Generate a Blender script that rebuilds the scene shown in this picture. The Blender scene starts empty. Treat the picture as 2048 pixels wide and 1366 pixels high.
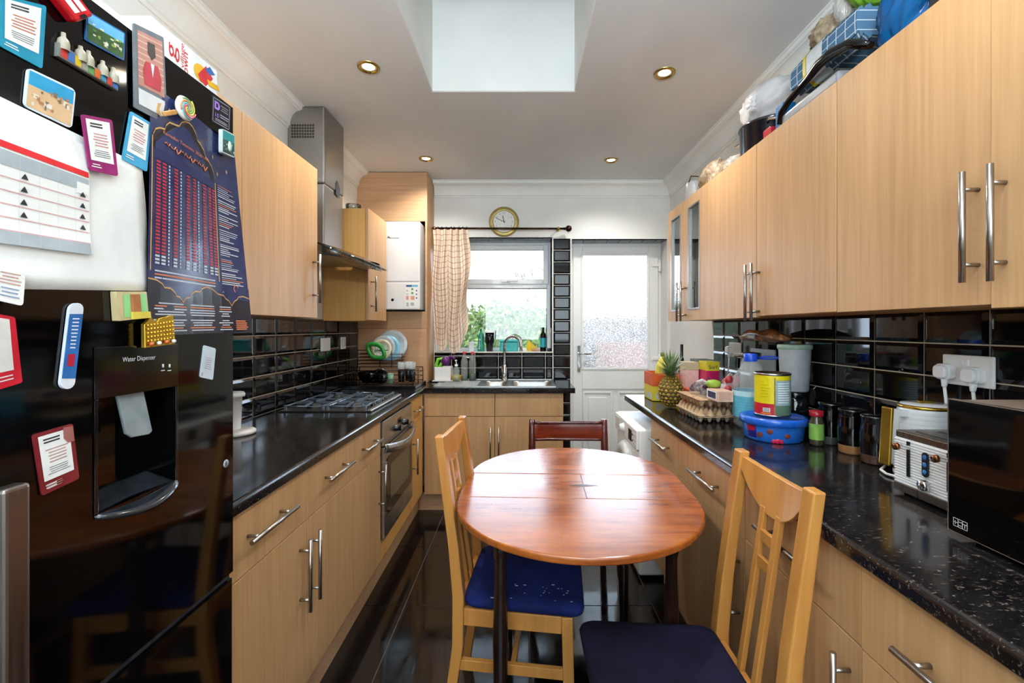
import bpy, bmesh, math, random
from mathutils import Vector, Matrix
RND = random.Random(7)
sc = bpy.context.scene
col = sc.collection
PI = math.pi
# ---------------------------------------------------------------- camera
HC, VX, VY, F = 1.34, 1045.0, 657.0, 910.0      # eye height, vanishing point, focal length in pixels
cam_d = bpy.data.cameras.new('camera'); cam = bpy.data.objects.new('camera', cam_d); col.objects.link(cam)
cam.location = (0, 0, HC); cam.rotation_euler = (PI/2, 0, 0)
cam_d.sensor_width = 36; cam_d.lens = 36*F/2048
cam_d.shift_x = -(VX-1024)/2048; cam_d.shift_y = -(683-VY)/2048
cam_d.clip_start = 0.02
sc.camera = cam
sc.view_settings.view_transform = 'Standard'; sc.view_settings.look = 'None'
sc.view_settings.exposure = 0.6; sc.view_settings.gamma = 1.0
try: sc.view_settings.use_curve_mapping = False
except Exception: pass
cy = sc.cycles
cy.max_bounces = 8; cy.diffuse_bounces = 5; cy.glossy_bounces = 4; cy.transmission_bounces = 6; cy.transparent_max_bounces = 12
cy.sample_clamp_indirect = 6; cy.caustics_reflective = False; cy.caustics_refractive = False
cy.use_denoising = True
# ---------------------------------------------------------------- world and lights
w = bpy.data.worlds.new('sky'); sc.world = w; w.use_nodes = True
nt = w.node_tree; bg = nt.nodes['Background']
tc = nt.nodes.new('ShaderNodeTexCoord'); sp = nt.nodes.new('ShaderNodeSeparateXYZ')
rp = nt.nodes.new('ShaderNodeValToRGB')
nt.links.new(tc.outputs['Generated'], sp.inputs[0]); nt.links.new(sp.outputs['Z'], rp.inputs[0]); nt.links.new(rp.outputs[0], bg.inputs[0])
rp.color_ramp.elements[0].position = 0.0; rp.color_ramp.elements[0].color = (0.71, 0.87, 1.07, 1)
rp.color_ramp.elements[1].position = 0.7; rp.color_ramp.elements[1].color = (0.014, 0.020, 0.028, 1)
e_ = rp.color_ramp.elements.new(.42); e_.color = (.30, .38, .46, 1)
e_ = rp.color_ramp.elements.new(.26); e_.color = (.71, .87, 1.07, 1)
bg.inputs[1].default_value = 6.8

def light(kind, name, loc, rot, energy, color=(1, 1, 1), **kw):
    d = bpy.data.lights.new(name, kind); d.energy = energy; d.color = color
    for k, v in kw.items(): setattr(d, k, v)
    o = bpy.data.objects.new(name, d); col.objects.link(o); o.location = loc; o.rotation_euler = rot
    return o
light('SUN', 'sun', (0, 6, 8), (math.radians(-38), math.radians(18), 0), 1.2, (1, .95, .88), angle=.01)
# two unseen fill lamps added behind the camera to brighten the interior
light('AREA', 'rear_fill_light', (0.1, -1.25, 1.75), (math.radians(80), 0, 0), 30, (.77, .905, 1), shape='RECTANGLE', size=1.9, size_y=1.3)  # added fill facing forward
light('AREA', 'ceiling_fill_light', (0.0, -0.2, 1.95), (math.radians(165), 0, 0), 50, (.77, .905, 1), shape='DISK', size=.35)  # added fill aimed up, lifts the ceiling and the near cabinets

# ---------------------------------------------------------------- helpers
def onX(u, v, X): Y = X*F/(u-VX); return Vector((X, Y, HC-(v-VY)*Y/F))
def onY(u, v, Y): return Vector(((u-VX)*Y/F, Y, HC-(v-VY)*Y/F))
def onZ(u, v, z): Y = (HC-z)*F/(v-VY); return Vector(((u-VX)*Y/F, Y, z))

def lin(c):
    if isinstance(c, str):
        c = tuple(int(c[i:i+2], 16)/255 for i in (0, 2, 4))
    return tuple((x/12.92 if x <= .04045 else ((x+.055)/1.055)**2.4) for x in c[:3]) + (1,)

class NT:
    def __init__(s, name):
        s.m = bpy.data.materials.new(name); s.m.use_nodes = True; s.t = s.m.node_tree
        s.b = s.t.nodes['Principled BSDF']; s.out = s.t.nodes['Material Output']
    def n(s, typ, **kw):
        x = s.t.nodes.new('ShaderNode'+typ)
        for k, v in kw.items(): setattr(x, k, v)
        return x
    def l(s, a, b): s.t.links.new(a, b)
    def coord(s, scale=(1, 1, 1), rand=True, which='Object'):
        t = s.n('TexCoord'); mp = s.n('Mapping'); mp.inputs['Scale'].default_value = scale
        if rand:
            oi = s.n('ObjectInfo'); mu = s.n('VectorMath', operation='SCALE'); mu.inputs[0].default_value = (7.3, 3.1, 5.7)
            s.l(oi.outputs['Random'], mu.inputs['Scale']); ad = s.n('VectorMath', operation='ADD')
            s.l(t.outputs[which], ad.inputs[0]); s.l(mu.outputs[0], ad.inputs[1]); s.l(ad.outputs[0], mp.inputs['Vector'])
        else:
            s.l(t.outputs[which], mp.inputs['Vector'])
        return mp.outputs[0]
    def noise(s, vec, scale, detail=3, rough=.5, dist=0):
        x = s.n('TexNoise'); x.inputs['Scale'].default_value = scale; x.inputs['Detail'].default_value = detail
        x.inputs['Roughness'].default_value = rough; x.inputs['Distortion'].default_value = dist
        s.l(vec, x.inputs['Vector']); return x.outputs['Fac']
    def ramp(s, fac, stops):
        r = s.n('ValToRGB'); e = r.color_ramp.elements
        while len(e) < len(stops): e.new(.5)
        for i, (p, c) in enumerate(stops):
            e[i].position = p; e[i].color = lin(c) if not isinstance(c, float) else (c, c, c, 1)
        s.l(fac, r.inputs[0]); return r.outputs[0]
    def bump(s, h, strength=.2, dist=.002):
        b = s.n('Bump'); b.inputs['Strength'].default_value = strength; b.inputs['Distance'].default_value = dist
        s.l(h, b.inputs['Height']); s.l(b.outputs[0], s.b.inputs['Normal'])
    def set(s, rough=.5, metal=0, spec=.5, coat=0, col=None):
        s.b.inputs['Roughness'].default_value = rough; s.b.inputs['Metallic'].default_value = metal
        s.b.inputs['Specular IOR Level'].default_value = spec; s.b.inputs['Coat Weight'].default_value = coat
        s.b.inputs['Coat Roughness'].default_value = .08
        if col is not None: s.b.inputs['Base Color'].default_value = lin(col)

MATS = {}
def P(c, rough=.5, metal=0, spec=.5, coat=0, vary=.04, scale=40):
    """plain coloured surface with a faint procedural unevenness"""
    key = (c, rough, metal, spec, coat)
    if key in MATS: return MATS[key]
    k = NT('paint_%d' % len(MATS)); k.set(rough, metal, spec, coat)
    f = k.noise(k.coord(rand=False), scale, 2)
    a = tuple(max(0, x-vary) for x in (lambda q: tuple(int(q[i:i+2], 16)/255 for i in (0, 2, 4)))(c))
    b = tuple(min(1, x+vary*.4) for x in (lambda q: tuple(int(q[i:i+2], 16)/255 for i in (0, 2, 4)))(c))
    r = k.n('ValToRGB'); r.color_ramp.elements[0].color = lin(a); r.color_ramp.elements[1].color = lin(b)
    r.color_ramp.elements[0].position = .3; r.color_ramp.elements[1].position = .7
    k.l(f, r.inputs[0]); k.l(r.outputs[0], k.b.inputs['Base Color'])
    MATS[key] = k.m; return k.m

def wood(name, c0, c1, axis, rough=.45, coat=0, fine=70, stretch=.035, spec=.4):
    k = NT(name); k.set(rough, 0, spec, coat)
    s = [1, 1, 1]; s[axis] = stretch
    v = k.coord(tuple(s)); f = k.noise(v, fine, 4, .6); g = k.noise(v, fine*.12, 2)
    mx = k.n('Math', operation='MULTIPLY_ADD'); mx.inputs[1].default_value = .55; k.l(f, mx.inputs[0])
    m2 = k.n('Math', operation='MULTIPLY'); m2.inputs[1].default_value = .45; k.l(g, m2.inputs[0]); k.l(m2.outputs[0], mx.inputs[2])
    k.l(k.ramp(mx.outputs[0], [(.33, c0), (.62, c1)]), k.b.inputs['Base Color'])
    k.bump(f, .06, .001); return k.m

def glass(name, c='ffffff', rough=0.0, alpha=.12, fres=True):
    """thin clear sheet: mostly see-through, with a real reflection"""
    k = NT(name); tr = k.n('BsdfTransparent'); tr.inputs[0].default_value = lin(c)
    gl = k.n('BsdfGlossy'); gl.inputs['Roughness'].default_value = rough
    mx = k.n('MixShader'); fr = k.n('Fresnel'); fr.inputs[0].default_value = 1.45
    ad = k.n('Math', operation='ADD'); ad.inputs[1].default_value = alpha*.3; k.l(fr.outputs[0], ad.inputs[0]); k.l(ad.outputs[0], mx.inputs[0])
    k.l(tr.outputs[0], mx.inputs[1]); k.l(gl.outputs[0], mx.inputs[2]); k.l(mx.outputs[0], k.out.inputs[0]); return k.m

def film(name, c, opac, rough=.25, bumps=60):
    """thin plastic / fabric film: part see-through, part diffuse-translucent"""
    k = NT(name); tr = k.n('BsdfTransparent'); di = k.n('BsdfPrincipled'); di.inputs['Base Color'].default_value = lin(c)
    di.inputs['Roughness'].default_value = rough; tl = k.n('BsdfTranslucent'); tl.inputs[0].default_value = lin(c)
    m1 = k.n('MixShader'); m1.inputs[0].default_value = .3; k.l(di.outputs[0], m1.inputs[1]); k.l(tl.outputs[0], m1.inputs[2])
    m2 = k.n('MixShader'); f = k.noise(k.coord(), bumps*.3, 2)
    ra = k.n('MapRange'); ra.inputs[1].default_value = .3; ra.inputs[2].default_value = .7
    ra.inputs[3].default_value = max(0, opac-.18); ra.inputs[4].default_value = min(1, opac+.18); k.l(f, ra.inputs[0]); k.l(ra.outputs[0], m2.inputs[0])
    k.l(tr.outputs[0], m2.inputs[1]); k.l(m1.outputs[0], m2.inputs[2]); k.l(m2.outputs[0], k.out.inputs[0])
    b = k.n('Bump'); b.inputs['Strength'].default_value = .5; b.inputs['Distance'].default_value = .004
    k.l(k.noise(k.coord(), bumps, 3), b.inputs['Height']); k.l(b.outputs[0], di.inputs['Normal']); return k.m

WP = {}
def wpos(o): return WP[o.name] if o is not None else Vector((0, 0, 0))

def tag(o, label=None, cat=None, group=None, kind=None):
    if label: o['label'] = label
    if cat: o['category'] = cat
    if group: o['group'] = group
    if kind: o['kind'] = kind
    return o

def thing(name, loc, label, cat, group=None):
    o = bpy.data.objects.new(name, None); col.objects.link(o); o.location = loc; o.empty_display_size = .05
    WP[o.name] = Vector(loc); return tag(o, label, cat, group)

_tc = {}
def text_data(s, bold=False):
    if s not in _tc:
        c = bpy.data.curves.new('t', 'FONT'); c.body = s; c.size = 1
        o = bpy.data.objects.new('t', c); col.objects.link(o)
        dg = bpy.context.evaluated_depsgraph_get(); e = o.evaluated_get(dg); m = e.to_mesh()
        vs = [v.co.copy() for v in m.vertices]; fs = [tuple(p.vertices) for p in m.polygons]
        e.to_mesh_clear(); bpy.data.objects.remove(o); bpy.data.curves.remove(c)
        wd = max([v.x for v in vs] or [1]); _tc[s] = (vs, fs, wd)
    return _tc[s]

class MB:
    def __init__(s): s.v = []; s.f = []; s.mi = []; s.sm = []; s.M = None
    def add(s, vs, fs, mi=0, smooth=False):
        b = len(s.v)
        s.v += [(s.M @ Vector(x)) if s.M is not None else Vector(x) for x in vs]
        s.f += [tuple(b+i for i in f) for f in fs]; s.mi += [mi]*len(fs); s.sm += [smooth]*len(fs); return s
    def box(s, x0, x1, y0, y1, z0, z1, mi=0):
        x0, x1 = sorted((x0, x1)); y0, y1 = sorted((y0, y1)); z0, z1 = sorted((z0, z1))
        return s.add([(x, y, z) for z in (z0, z1) for y in (y0, y1) for x in (x0, x1)],
                     [(0, 2, 3, 1), (4, 5, 7, 6), (0, 1, 5, 4), (2, 6, 7, 3), (0, 4, 6, 2), (1, 3, 7, 5)], mi)
    def bar(s, p0, p1, a, b, up=(0, 0, 1), mi=0, a1=None, b1=None):
        """rectangular bar from p0 to p1, a = size sideways, b = size along up"""
        p0, p1 = Vector(p0), Vector(p1); d = (p1-p0).normalized(); u = Vector(up); sx = d.cross(u).normalized(); uz = sx.cross(d).normalized()
        a1 = a if a1 is None else a1; b1 = b if b1 is None else b1; vs = []
        for p, aa, bb in ((p0, a, b), (p1, a1, b1)):
            vs += [p-sx*aa/2-uz*bb/2, p+sx*aa/2-uz*bb/2, p+sx*aa/2+uz*bb/2, p-sx*aa/2+uz*bb/2]
        return s.add(vs, [(0, 3, 2, 1), (4, 5, 6, 7), (0, 1, 5, 4), (1, 2, 6, 5), (2, 3, 7, 6), (3, 0, 4, 7)], mi)
    def cyl(s, p0, p1, r0, r1=None, seg=20, mi=0, caps=True):
        return s.tube([p0, p1], [r0, r0 if r1 is None else r1], seg, mi, caps)
    def tube(s, pts, r, seg=10, mi=0, caps=True, closed=False, flat=None):
        pts = [Vector(p) for p in pts]; n = len(pts); rs = r if isinstance(r, (list, tuple)) else [r]*n
        vs = []; prev = None
        for i, p in enumerate(pts):
            if closed: d = pts[(i+1) % n]-pts[i-1]
            else: d = pts[min(i+1, n-1)]-pts[max(i-1, 0)]
            d.normalize()
            if prev is None:
                t = Vector((0, 0, 1)) if abs(d.z) < .9 else Vector((1, 0, 0)); x = d.cross(t).normalized()
            else: x = (prev-d*prev.dot(d)).normalized()
            prev = x; y = d.cross(x); fl = flat or 1
            for k in range(seg):
                a = 2*PI*k/seg; vs.append(p+x*(rs[i]*math.cos(a))+y*(rs[i]*fl*math.sin(a)))
        fs = []
        for i in range(n if closed else n-1):
            for k in range(seg):
                a = i*seg+k; b = i*seg+(k+1) % seg; j = ((i+1) % n)*seg
                fs.append((a, b, j+(k+1) % seg, j+k))
        s.add(vs, fs, mi, True)
        if caps and not closed:
            b = len(s.v)-n*seg
            s.f += [tuple(b+k for k in reversed(range(seg))), tuple(b+(n-1)*seg+k for k in range(seg))]; s.mi += [mi]*2; s.sm += [False]*2
        return s
    def lathe(s, c, prof, seg=28, mi=0, sx=1, sy=1, mis=None, axis='z', smooth=True):
        c = Vector(c); n = len(prof); vs = []
        for r, z in prof:
            for k in range(seg):
                a = 2*PI*k/seg; x, y = r*sx*math.cos(a), r*sy*math.sin(a)
                vs.append(c+(Vector((x, y, z)) if axis == 'z' else Vector((z, x, y)) if axis == 'x' else Vector((x, -z, y))))
        for i in range(n-1):
            fs = [(i*seg+k, i*seg+(k+1) % seg, (i+1)*seg+(k+1) % seg, (i+1)*seg+k) for k in range(seg)]
            if i == 0: b = len(s.v); s.add(vs, fs, mis[0] if mis else mi, smooth)
            else: s.f += [tuple(b+q for q in f) for f in fs]; s.mi += [mis[i] if mis else mi]*seg; s.sm += [smooth]*seg
        return s
    def disc(s, c, r, mi=0, seg=28, nrm='z'):
        return s.lathe(c, [(1e-5, 0), (r, 0)], seg, mi, axis=nrm, smooth=False)
    def prism(s, pts, vec, mi=0, mi2=None):
        pts = [Vector(p) for p in pts]; vec = Vector(vec); n = len(pts)
        s.add(pts+[p+vec for p in pts], [tuple(range(n-1, -1, -1)), tuple(range(n, 2*n))], mi)
        b = len(s.v)-2*n
        s.f += [(b+i, b+(i+1) % n, b+n+(i+1) % n, b+n+i) for i in range(n)]; s.mi += [mi if mi2 is None else mi2]*n; s.sm += [False]*n
        return s
    def sphere(s, c, r, seg=20, rings=12, mi=0, M=None):
        r = (r, r, r) if not isinstance(r, (tuple, list)) else r; c = Vector(c); vs = []
        for i in range(rings+1):
            t = PI*i/rings
            for k in range(seg):
                a = 2*PI*k/seg; q = Vector((r[0]*math.sin(t)*math.cos(a), r[1]*math.sin(t)*math.sin(a), r[2]*math.cos(t)))
                vs.append(c+(M @ q if M is not None else q))
        fs = [(i*seg+k, (i+1)*seg+k, (i+1)*seg+(k+1) % seg, i*seg+(k+1) % seg) for i in range(rings) for k in range(seg)]
        return s.add(vs, fs, mi, True)
    def grid(s, fn, nu, nv, mi=0, smooth=True, wrap=False):
        vs = [fn(i/nu, j/nv) for j in range(nv+1) for i in range(nu+1)]
        fs = [(j*(nu+1)+i, j*(nu+1)+i+1, (j+1)*(nu+1)+i+1, (j+1)*(nu+1)+i) for j in range(nv) for i in range(nu)]
        return s.add(vs, fs, mi, smooth)
    def text(s, body, o, right, up, h, mi=0, width=None, fn=None):
        vs, fs, wd = text_data(body); o = Vector(o); right = Vector(right).normalized(); up = Vector(up).normalized()
        kx = (width/wd) if width else h
        return s.add([o+right*(v.x*kx)+up*(v.y*h) for v in vs], fs, mi)
    def build(s, name, mats, parent=None, bevel=0, solid=0, sub=0, uv=None, seg=2, base=False, **kw):
        if not isinstance(mats, (list, tuple)): mats = [mats]
        lo = Vector([min(v[i] for v in s.v) for i in range(3)]); hi = Vector([max(v[i] for v in s.v) for i in range(3)])
        c = (lo+hi)/2
        if parent is None: c.z = lo.z
        me = bpy.data.meshes.new(name); me.from_pydata([v-c for v in s.v], [], s.f); me.validate(); 
        for m in mats: me.materials.append(m)
        if len(me.polygons) == len(s.mi):
            me.polygons.foreach_set('material_index', s.mi); me.polygons.foreach_set('use_smooth', s.sm)
        if uv is not None:
            ul = me.uv_layers.new(name='UVMap')
            for lp in me.loops: ul.data[lp.index].uv = uv[lp.vertex_index]
        me.update()
        o = bpy.data.objects.new(name, me); col.objects.link(o); WP[o.name] = c.copy()
        if parent is not None: o.parent = parent; o.location = c-wpos(parent)
        else: o.location = c
        if solid:
            m = o.modifiers.new('thickness', 'SOLIDIFY'); m.thickness = solid; m.offset = 0
        if bevel:
            m = o.modifiers.new('bevel', 'BEVEL'); m.width = bevel; m.segments = seg; m.limit_method = 'ANGLE'; m.angle_limit = math.radians(40)
        if sub:
            m = o.modifiers.new('subdivision', 'SUBSURF'); m.levels = sub; m.render_levels = sub
        tag(o, kw.get('label'), kw.get('cat'), kw.get('group'), kw.get('kind'))
        return o

def copy_tree(o, parent=None):
    c = o.copy(); col.objects.link(c); c.parent = parent; WP[c.name] = WP[o.name].copy()
    for ch in list(o.children):
        copy_tree(ch, c)
    return c

def rrect(w, h, r, n=4):
    """rounded rectangle outline centred on the origin"""
    out = []
    for cx, cy_, a0 in ((w/2-r, h/2-r, 0), (-w/2+r, h/2-r, 90), (-w/2+r, -h/2+r, 180), (w/2-r, -h/2+r, 270)):
        for i in range(n+1):
            a = math.radians(a0+90*i/n); out.append((cx+r*math.cos(a), cy_+r*math.sin(a)))
    return out
# ---------------------------------------------------------------- materials
def m_wall():
    k = NT('white_plaster'); k.set(.7); f = k.noise(k.coord(rand=False), 3, 4)
    k.l(k.ramp(f, [(.3, 'dfe0dc'), (.7, 'ebebe7')]), k.b.inputs['Base Color']); k.bump(k.noise(k.coord(rand=False), 25, 4), .06, .004); return k.m
def m_ceil():
    k = NT('ceiling_paint'); k.set(.6); f = k.noise(k.coord((1, .5, 1), rand=False), 2.2, 5)
    k.l(k.ramp(f, [(.3, 'cfd0d0'), (.7, 'dddedd')]), k.b.inputs['Base Color']); k.bump(k.noise(k.coord(rand=False), 9, 4), .08, .006); return k.m
def m_worktop():
    k = NT('black_speckled_laminate'); k.set(.13, 0, .5)
    v = k.coord((1, 2.2, 2.2), rand=False); f = k.noise(v, 75, 3, .55, .6); g = k.noise(k.coord(rand=False), 14, 2)
    c1 = k.ramp(f, [(.55, '0b0b0d'), (.62, '2f2926'), (.70, '60564c')])
    c2 = k.ramp(g, [(.35, '0d0d10'), (.7, '1d1b1c')])
    mx = k.n('MixRGB', blend_type='LIGHTEN'); mx.inputs[0].default_value = 1; k.l(c1, mx.inputs[1]); k.l(c2, mx.inputs[2])
    k.l(mx.outputs[0], k.b.inputs['Base Color']); k.bump(k.noise(k.coord(rand=False), 220, 2), .05, .0005); return k.m
def m_tile():
    k = NT('black_glazed_tile'); k.set(.045, 0, .5); f = k.noise(k.coord(rand=False), 5, 2)
    k.l(k.ramp(f, [(.3, '09090b'), (.7, '121116')]), k.b.inputs['Base Color']); return k.m
def m_floor():
    k = NT('dark_polished_floor_tile'); k.set(.07, 0, .62)
    v = k.coord((1, 1, 1), rand=False); f = k.noise(k.coord((5, 1, 1), rand=False), 4, 5, .6)
    k.l(k.ramp(f, [(.3, '0a0807'), (.7, '171210')]), k.b.inputs['Base Color'])
    k.l(k.ramp(k.noise(v, 12, 4), [(.35, .05), (.75, .16)]), k.b.inputs['Roughness']); return k.m
def m_cherry(name, c0, c1, rough):
    k = NT(name); k.set(rough, 0, .65, .3 if rough < .22 and 'top' in name else 0); k.b.inputs['Coat Roughness'].default_value = .22; v = k.coord((.12, 1, 1)); f = k.noise(v, 45, 5, .6); g = k.noise(k.coord(), 5, 4)
    mx = k.n('Math', operation='MULTIPLY_ADD'); mx.inputs[1].default_value = .5; k.l(f, mx.inputs[0])
    m2 = k.n('Math', operation='MULTIPLY'); m2.inputs[1].default_value = .5; k.l(g, m2.inputs[0]); k.l(m2.outputs[0], mx.inputs[2])
    k.l(k.ramp(mx.outputs[0], [(.35, c0), (.65, c1)]), k.b.inputs['Base Color'])
    k.l(k.ramp(g, [(.3, rough*.75), (.75, rough*1.5)]), k.b.inputs['Roughness']); k.bump(k.noise(k.coord((.2, 1, 1)), 160, 3), .12, .0008); return k.m
def m_fabric(name, c0, c1):
    k = NT(name); k.set(.95, 0, .1); k.b.inputs['Sheen Weight'].default_value = 0
    k.l(k.ramp(k.noise(k.coord(), 6, 4), [(.35, c0), (.68, c1)]), k.b.inputs['Base Color']); k.bump(k.noise(k.coord(), 500, 2), .3, .001); return k.m
def m_steel(name, c='b9b9b7', rough=.28, ax=2):
    k = NT(name); k.set(rough, 1); s = [1, 1, 1]; s[ax] = .02
    f = k.noise(k.coord(tuple(s)), 220, 3)
    k.l(k.ramp(f, [(.3, rough*.85), (.7, rough*1.2)]), k.b.inputs['Roughness']); k.b.inputs['Base Color'].default_value = lin(c); return k.m
def m_curtain():
    k = NT('checked_curtain_cloth'); t = k.n('TexCoord'); s = k.n('SeparateXYZ'); k.l(t.outputs['UV'], s.inputs[0])
    outs = []
    for ax, n in (('X', 15), ('Y', 22)):
        a = k.n('Math', operation='MULTIPLY'); a.inputs[1].default_value = n; k.l(s.outputs[ax], a.inputs[0])
        b = k.n('Math', operation='FRACT'); k.l(a.outputs[0], b.inputs[0])
        c = k.n('Math', operation='LESS_THAN'); c.inputs[1].default_value = .085; k.l(b.outputs[0], c.inputs[0]); outs.append(c.outputs[0])
    mx = k.n('Math', operation='MAXIMUM'); k.l(outs[0], mx.inputs[0]); k.l(outs[1], mx.inputs[1])
    cr = k.ramp(mx.outputs[0], [(.2, 'e6d3bd'), (.8, '9a5f4c')]); k.set(.9, 0, .1); k.l(cr, k.b.inputs['Base Color'])
    tl = k.n('BsdfTranslucent'); k.l(cr, tl.inputs[0]); ms = k.n('MixShader'); ms.inputs[0].default_value = .18
    k.l(k.b.outputs[0], ms.inputs[1]); k.l(tl.outputs[0], ms.inputs[2]); k.l(ms.outputs[0], k.out.inputs[0]); return k.m
def m_frost():
    k = NT('frosted_patterned_glass'); tl = k.n('BsdfTranslucent'); tl.inputs[0].default_value = (.93, .95, .96, 1)
    tr = k.n('BsdfTransparent'); gl = k.n('BsdfGlossy'); gl.inputs['Roughness'].default_value = .15
    rf = k.n('BsdfRefraction'); rf.inputs['IOR'].default_value = 1.08; rf.inputs['Roughness'].default_value = .25
    m1 = k.n('MixShader'); v = k.coord(rand=False); vo = k.n('TexVoronoi'); vo.inputs['Scale'].default_value = 75; k.l(v, vo.inputs['Vector'])
    k.l(k.ramp(vo.outputs['Distance'], [(.12, .55), (.5, .95)]), m1.inputs[0])
    k.l(tl.outputs[0], m1.inputs[1]); k.l(rf.outputs[0], m1.inputs[2])
    b = k.n('Bump'); b.inputs['Strength'].default_value = .8; b.inputs['Distance'].default_value = .004; k.l(vo.outputs['Distance'], b.inputs['Height'])
    k.l(b.outputs[0], rf.inputs['Normal']); k.l(b.outputs[0], gl.inputs['Normal'])
    m2 = k.n('MixShader'); m2.inputs[0].default_value = .06; k.l(m1.outputs[0], m2.inputs[1]); k.l(gl.outputs[0], m2.inputs[2]); k.l(m2.outputs[0], k.out.inputs[0]); return k.m
def m_emit(name, c, s):
    k = NT(name); e = k.n('Emission'); e.inputs[0].default_value = lin(c); e.inputs[1].default_value = s; k.l(e.outputs[0], k.out.inputs[0]); return k.m

WALL, CEIL = m_wall(), m_ceil()
WORK, TILE, FLOOR = m_worktop(), m_tile(), m_floor()
GROUT = P('c9bda6', .8); FGROUT = P('54483f', .8)
OAK = wood('light_oak_veneer_upright', 'b1875b', 'c99d6e', 2)
OAKC = wood('oak_veneer_carcass_side', 'c8924e', 'dda863', 2)
OAKH = wood('oak_veneer_level_grain', 'ab8460', 'c39c76', 0, fine=60)
PINE = wood('honey_pine', 'a86f32', 'c98c46', 2, .38, .15, 30, .06)
CHERRY = m_cherry('worn_cherry_table_top', '78360f', 'b26226', .2)
CHERRYD = m_cherry('dark_cherry_wood', '3a100a', '5e2013', .25)
BLACKWOOD = m_cherry('near_black_stained_wood', '120a08', '2a1712', .2)
NAVY = m_fabric('navy_seat_fabric', '15131f', '201d34'); NAVYB = m_fabric('bright_navy_seat_fabric', '1a2150', '242f70')
STEEL = m_steel('brushed_steel'); STEELX = m_steel('brushed_steel_level', 'b4b4b2', .3, 1); CHROME = P('d6d6d6', .08, 1)
HANDLE = P('a8a29b', .3, 1, vary=.01); DARKSTEEL = m_steel('smoked_steel', '77716a', .3)
HOODG = m_steel('brushed_steel_duct', '9a9793', .33)
UPVC = P('eceeed', .3, vary=.01); WHITE = P('f0efec', .35, vary=.012); WHITEG = P('eeeeee', .15, coat=.4, vary=.01)
PAPER = P('f4f3ef', .6, vary=.015); BLACK = P('0a0a0b', .25); BLACKG = P('040405', .06, spec=.4, vary=.005); BLACKM = P('141414', .6)
BRONZE = P('3a2a20', .3, 1); BRASS = P('b59a55', .25, 1); GOLD = P('c9a544', .22, .9)
CLEAR = glass('clear_window_glass'); CLEARP = film('clear_thin_plastic', 'f4f6f8', .22, .08, 30); SMOKE = glass('thin_glass_pale', 'e4ecec', 0, .3)
CABG = glass('cabinet_door_glass', 'c9cfd0', .02, .4)
FROST = m_frost(); CURT = m_curtain()
FILMW = film('white_bag_film', 'e9e7e8', .78, .35, 35); FILMC = film('clear_bag_film', 'e6e2da', .38, .15, 40)
BLUEF = film('blue_bag_film', '1267a8', .9, .2, 45); CYANP = P('1b8fb0', .4); TEAL = P('2ba3a6', .35)

# ---------------------------------------------------------------- setting
XL, XR, YB, YR, CZ = -1.31, 1.26, 3.885, -1.6, 2.58
S = 'structure'
def struct(mb, name, mat, **k): return mb.build(name, mat, kind=S, **k)
# floor: bedding plus bevelled 60 cm tiles
m = MB(); m.box(XL-.1, XR+.1, YR-.1, 4.2, -.06, -.0035, 1)
for i in range(-3, 4):
    for j in range(-4, 5):
        x0, x1 = max(XL-.09, -.57+.6*i+.002), min(XR+.09, -.57+.6*(i+1)-.002); y0, y1 = max(YR, 2.2+.6*j+.002), min(4.19, 2.2+.6*(j+1)-.002)
        if x1 > x0 and y1 > y0: m.box(x0, x1, y0, y1, -.003, 0)
struct(m, 'floor', [FLOOR, FGROUT], bevel=.001, seg=1)
m = MB(); m.box(XL-.15, XL, YR-.15, 4.2, -.1, 2.75); struct(m, 'wall_left', WALL)
m = MB(); m.box(XR, XR+.15, YR-.15, 4.2, -.1, 2.75); struct(m, 'wall_right', WALL)
m = MB(); m.box(XL-.15, XR+.15, YR-.15, YR, -.1, 2.75); struct(m, 'wall_rear', WALL)
WX0, WX1, WZ0, WZ1, DX0, DX1, DZ1 = -.74, .252, 1.135, 2.113, .418, 1.235, 2.105
m = MB()
m.box(XL-.1, WX0, YB, 4.2, -.1, 2.75); m.box(WX1, DX0, YB, 4.2, -.1, 2.75); m.box(DX1, XR+.1, YB, 4.2, -.1, 2.75)
m.box(WX0, WX1, YB, 4.2, -.1, WZ0-.006); m.box(WX0, WX1, YB, 4.2, WZ1+.006, 2.75); m.box(DX0, DX1, YB, 4.2, DZ1, 2.75)
struct(m, 'wall_back', WALL)
SX0, SX1, SY0, SY1 = -.477, .278, 1.2, 2.386
m = MB()
# slab with the skylight opening
for a in ((XL-.15, SX0, YR-.15, 4.3), (SX1, XR+.15, YR-.15, 4.3), (SX0, SX1, YR-.15, SY0), (SX0, SX1, SY1, 4.3)): m.box(*a, CZ, 2.8)
struct(m, 'ceiling', CEIL)
m = MB(); t = .05
e = .006
m.box(SX0-t, SX0+e, SY0-t, SY1+t, 2.582, 3.45); m.box(SX1-e, SX1+t, SY0-t, SY1+t, 2.582, 3.45)
m.box(SX0+e, SX1-e, SY1-e, SY1+t, 2.582, 3.45); m.box(SX0+e, SX1-e, SY0-t, SY0+e, 2.582, 3.45)
struct(m, 'trim_1', WALL)
wn = MB()
for a in ((SX0-t, SX0+.04, SY0-t, SY1+t), (SX1-.04, SX1+t, SY0-t, SY1+t), (SX0+.04, SX1-.04, SY0-t, SY0+.04), (SX0+.04, SX1-.04, SY1-.04, SY1+t)): wn.box(*a, 3.452, 3.52)
o = struct(wn, 'window_2', UPVC, bevel=.004); m = MB(); m.box(SX0+.04, SX1-.04, SY0+.04, SY1-.04, 3.48, 3.49); m.build('pane', CLEAR, o)

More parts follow.
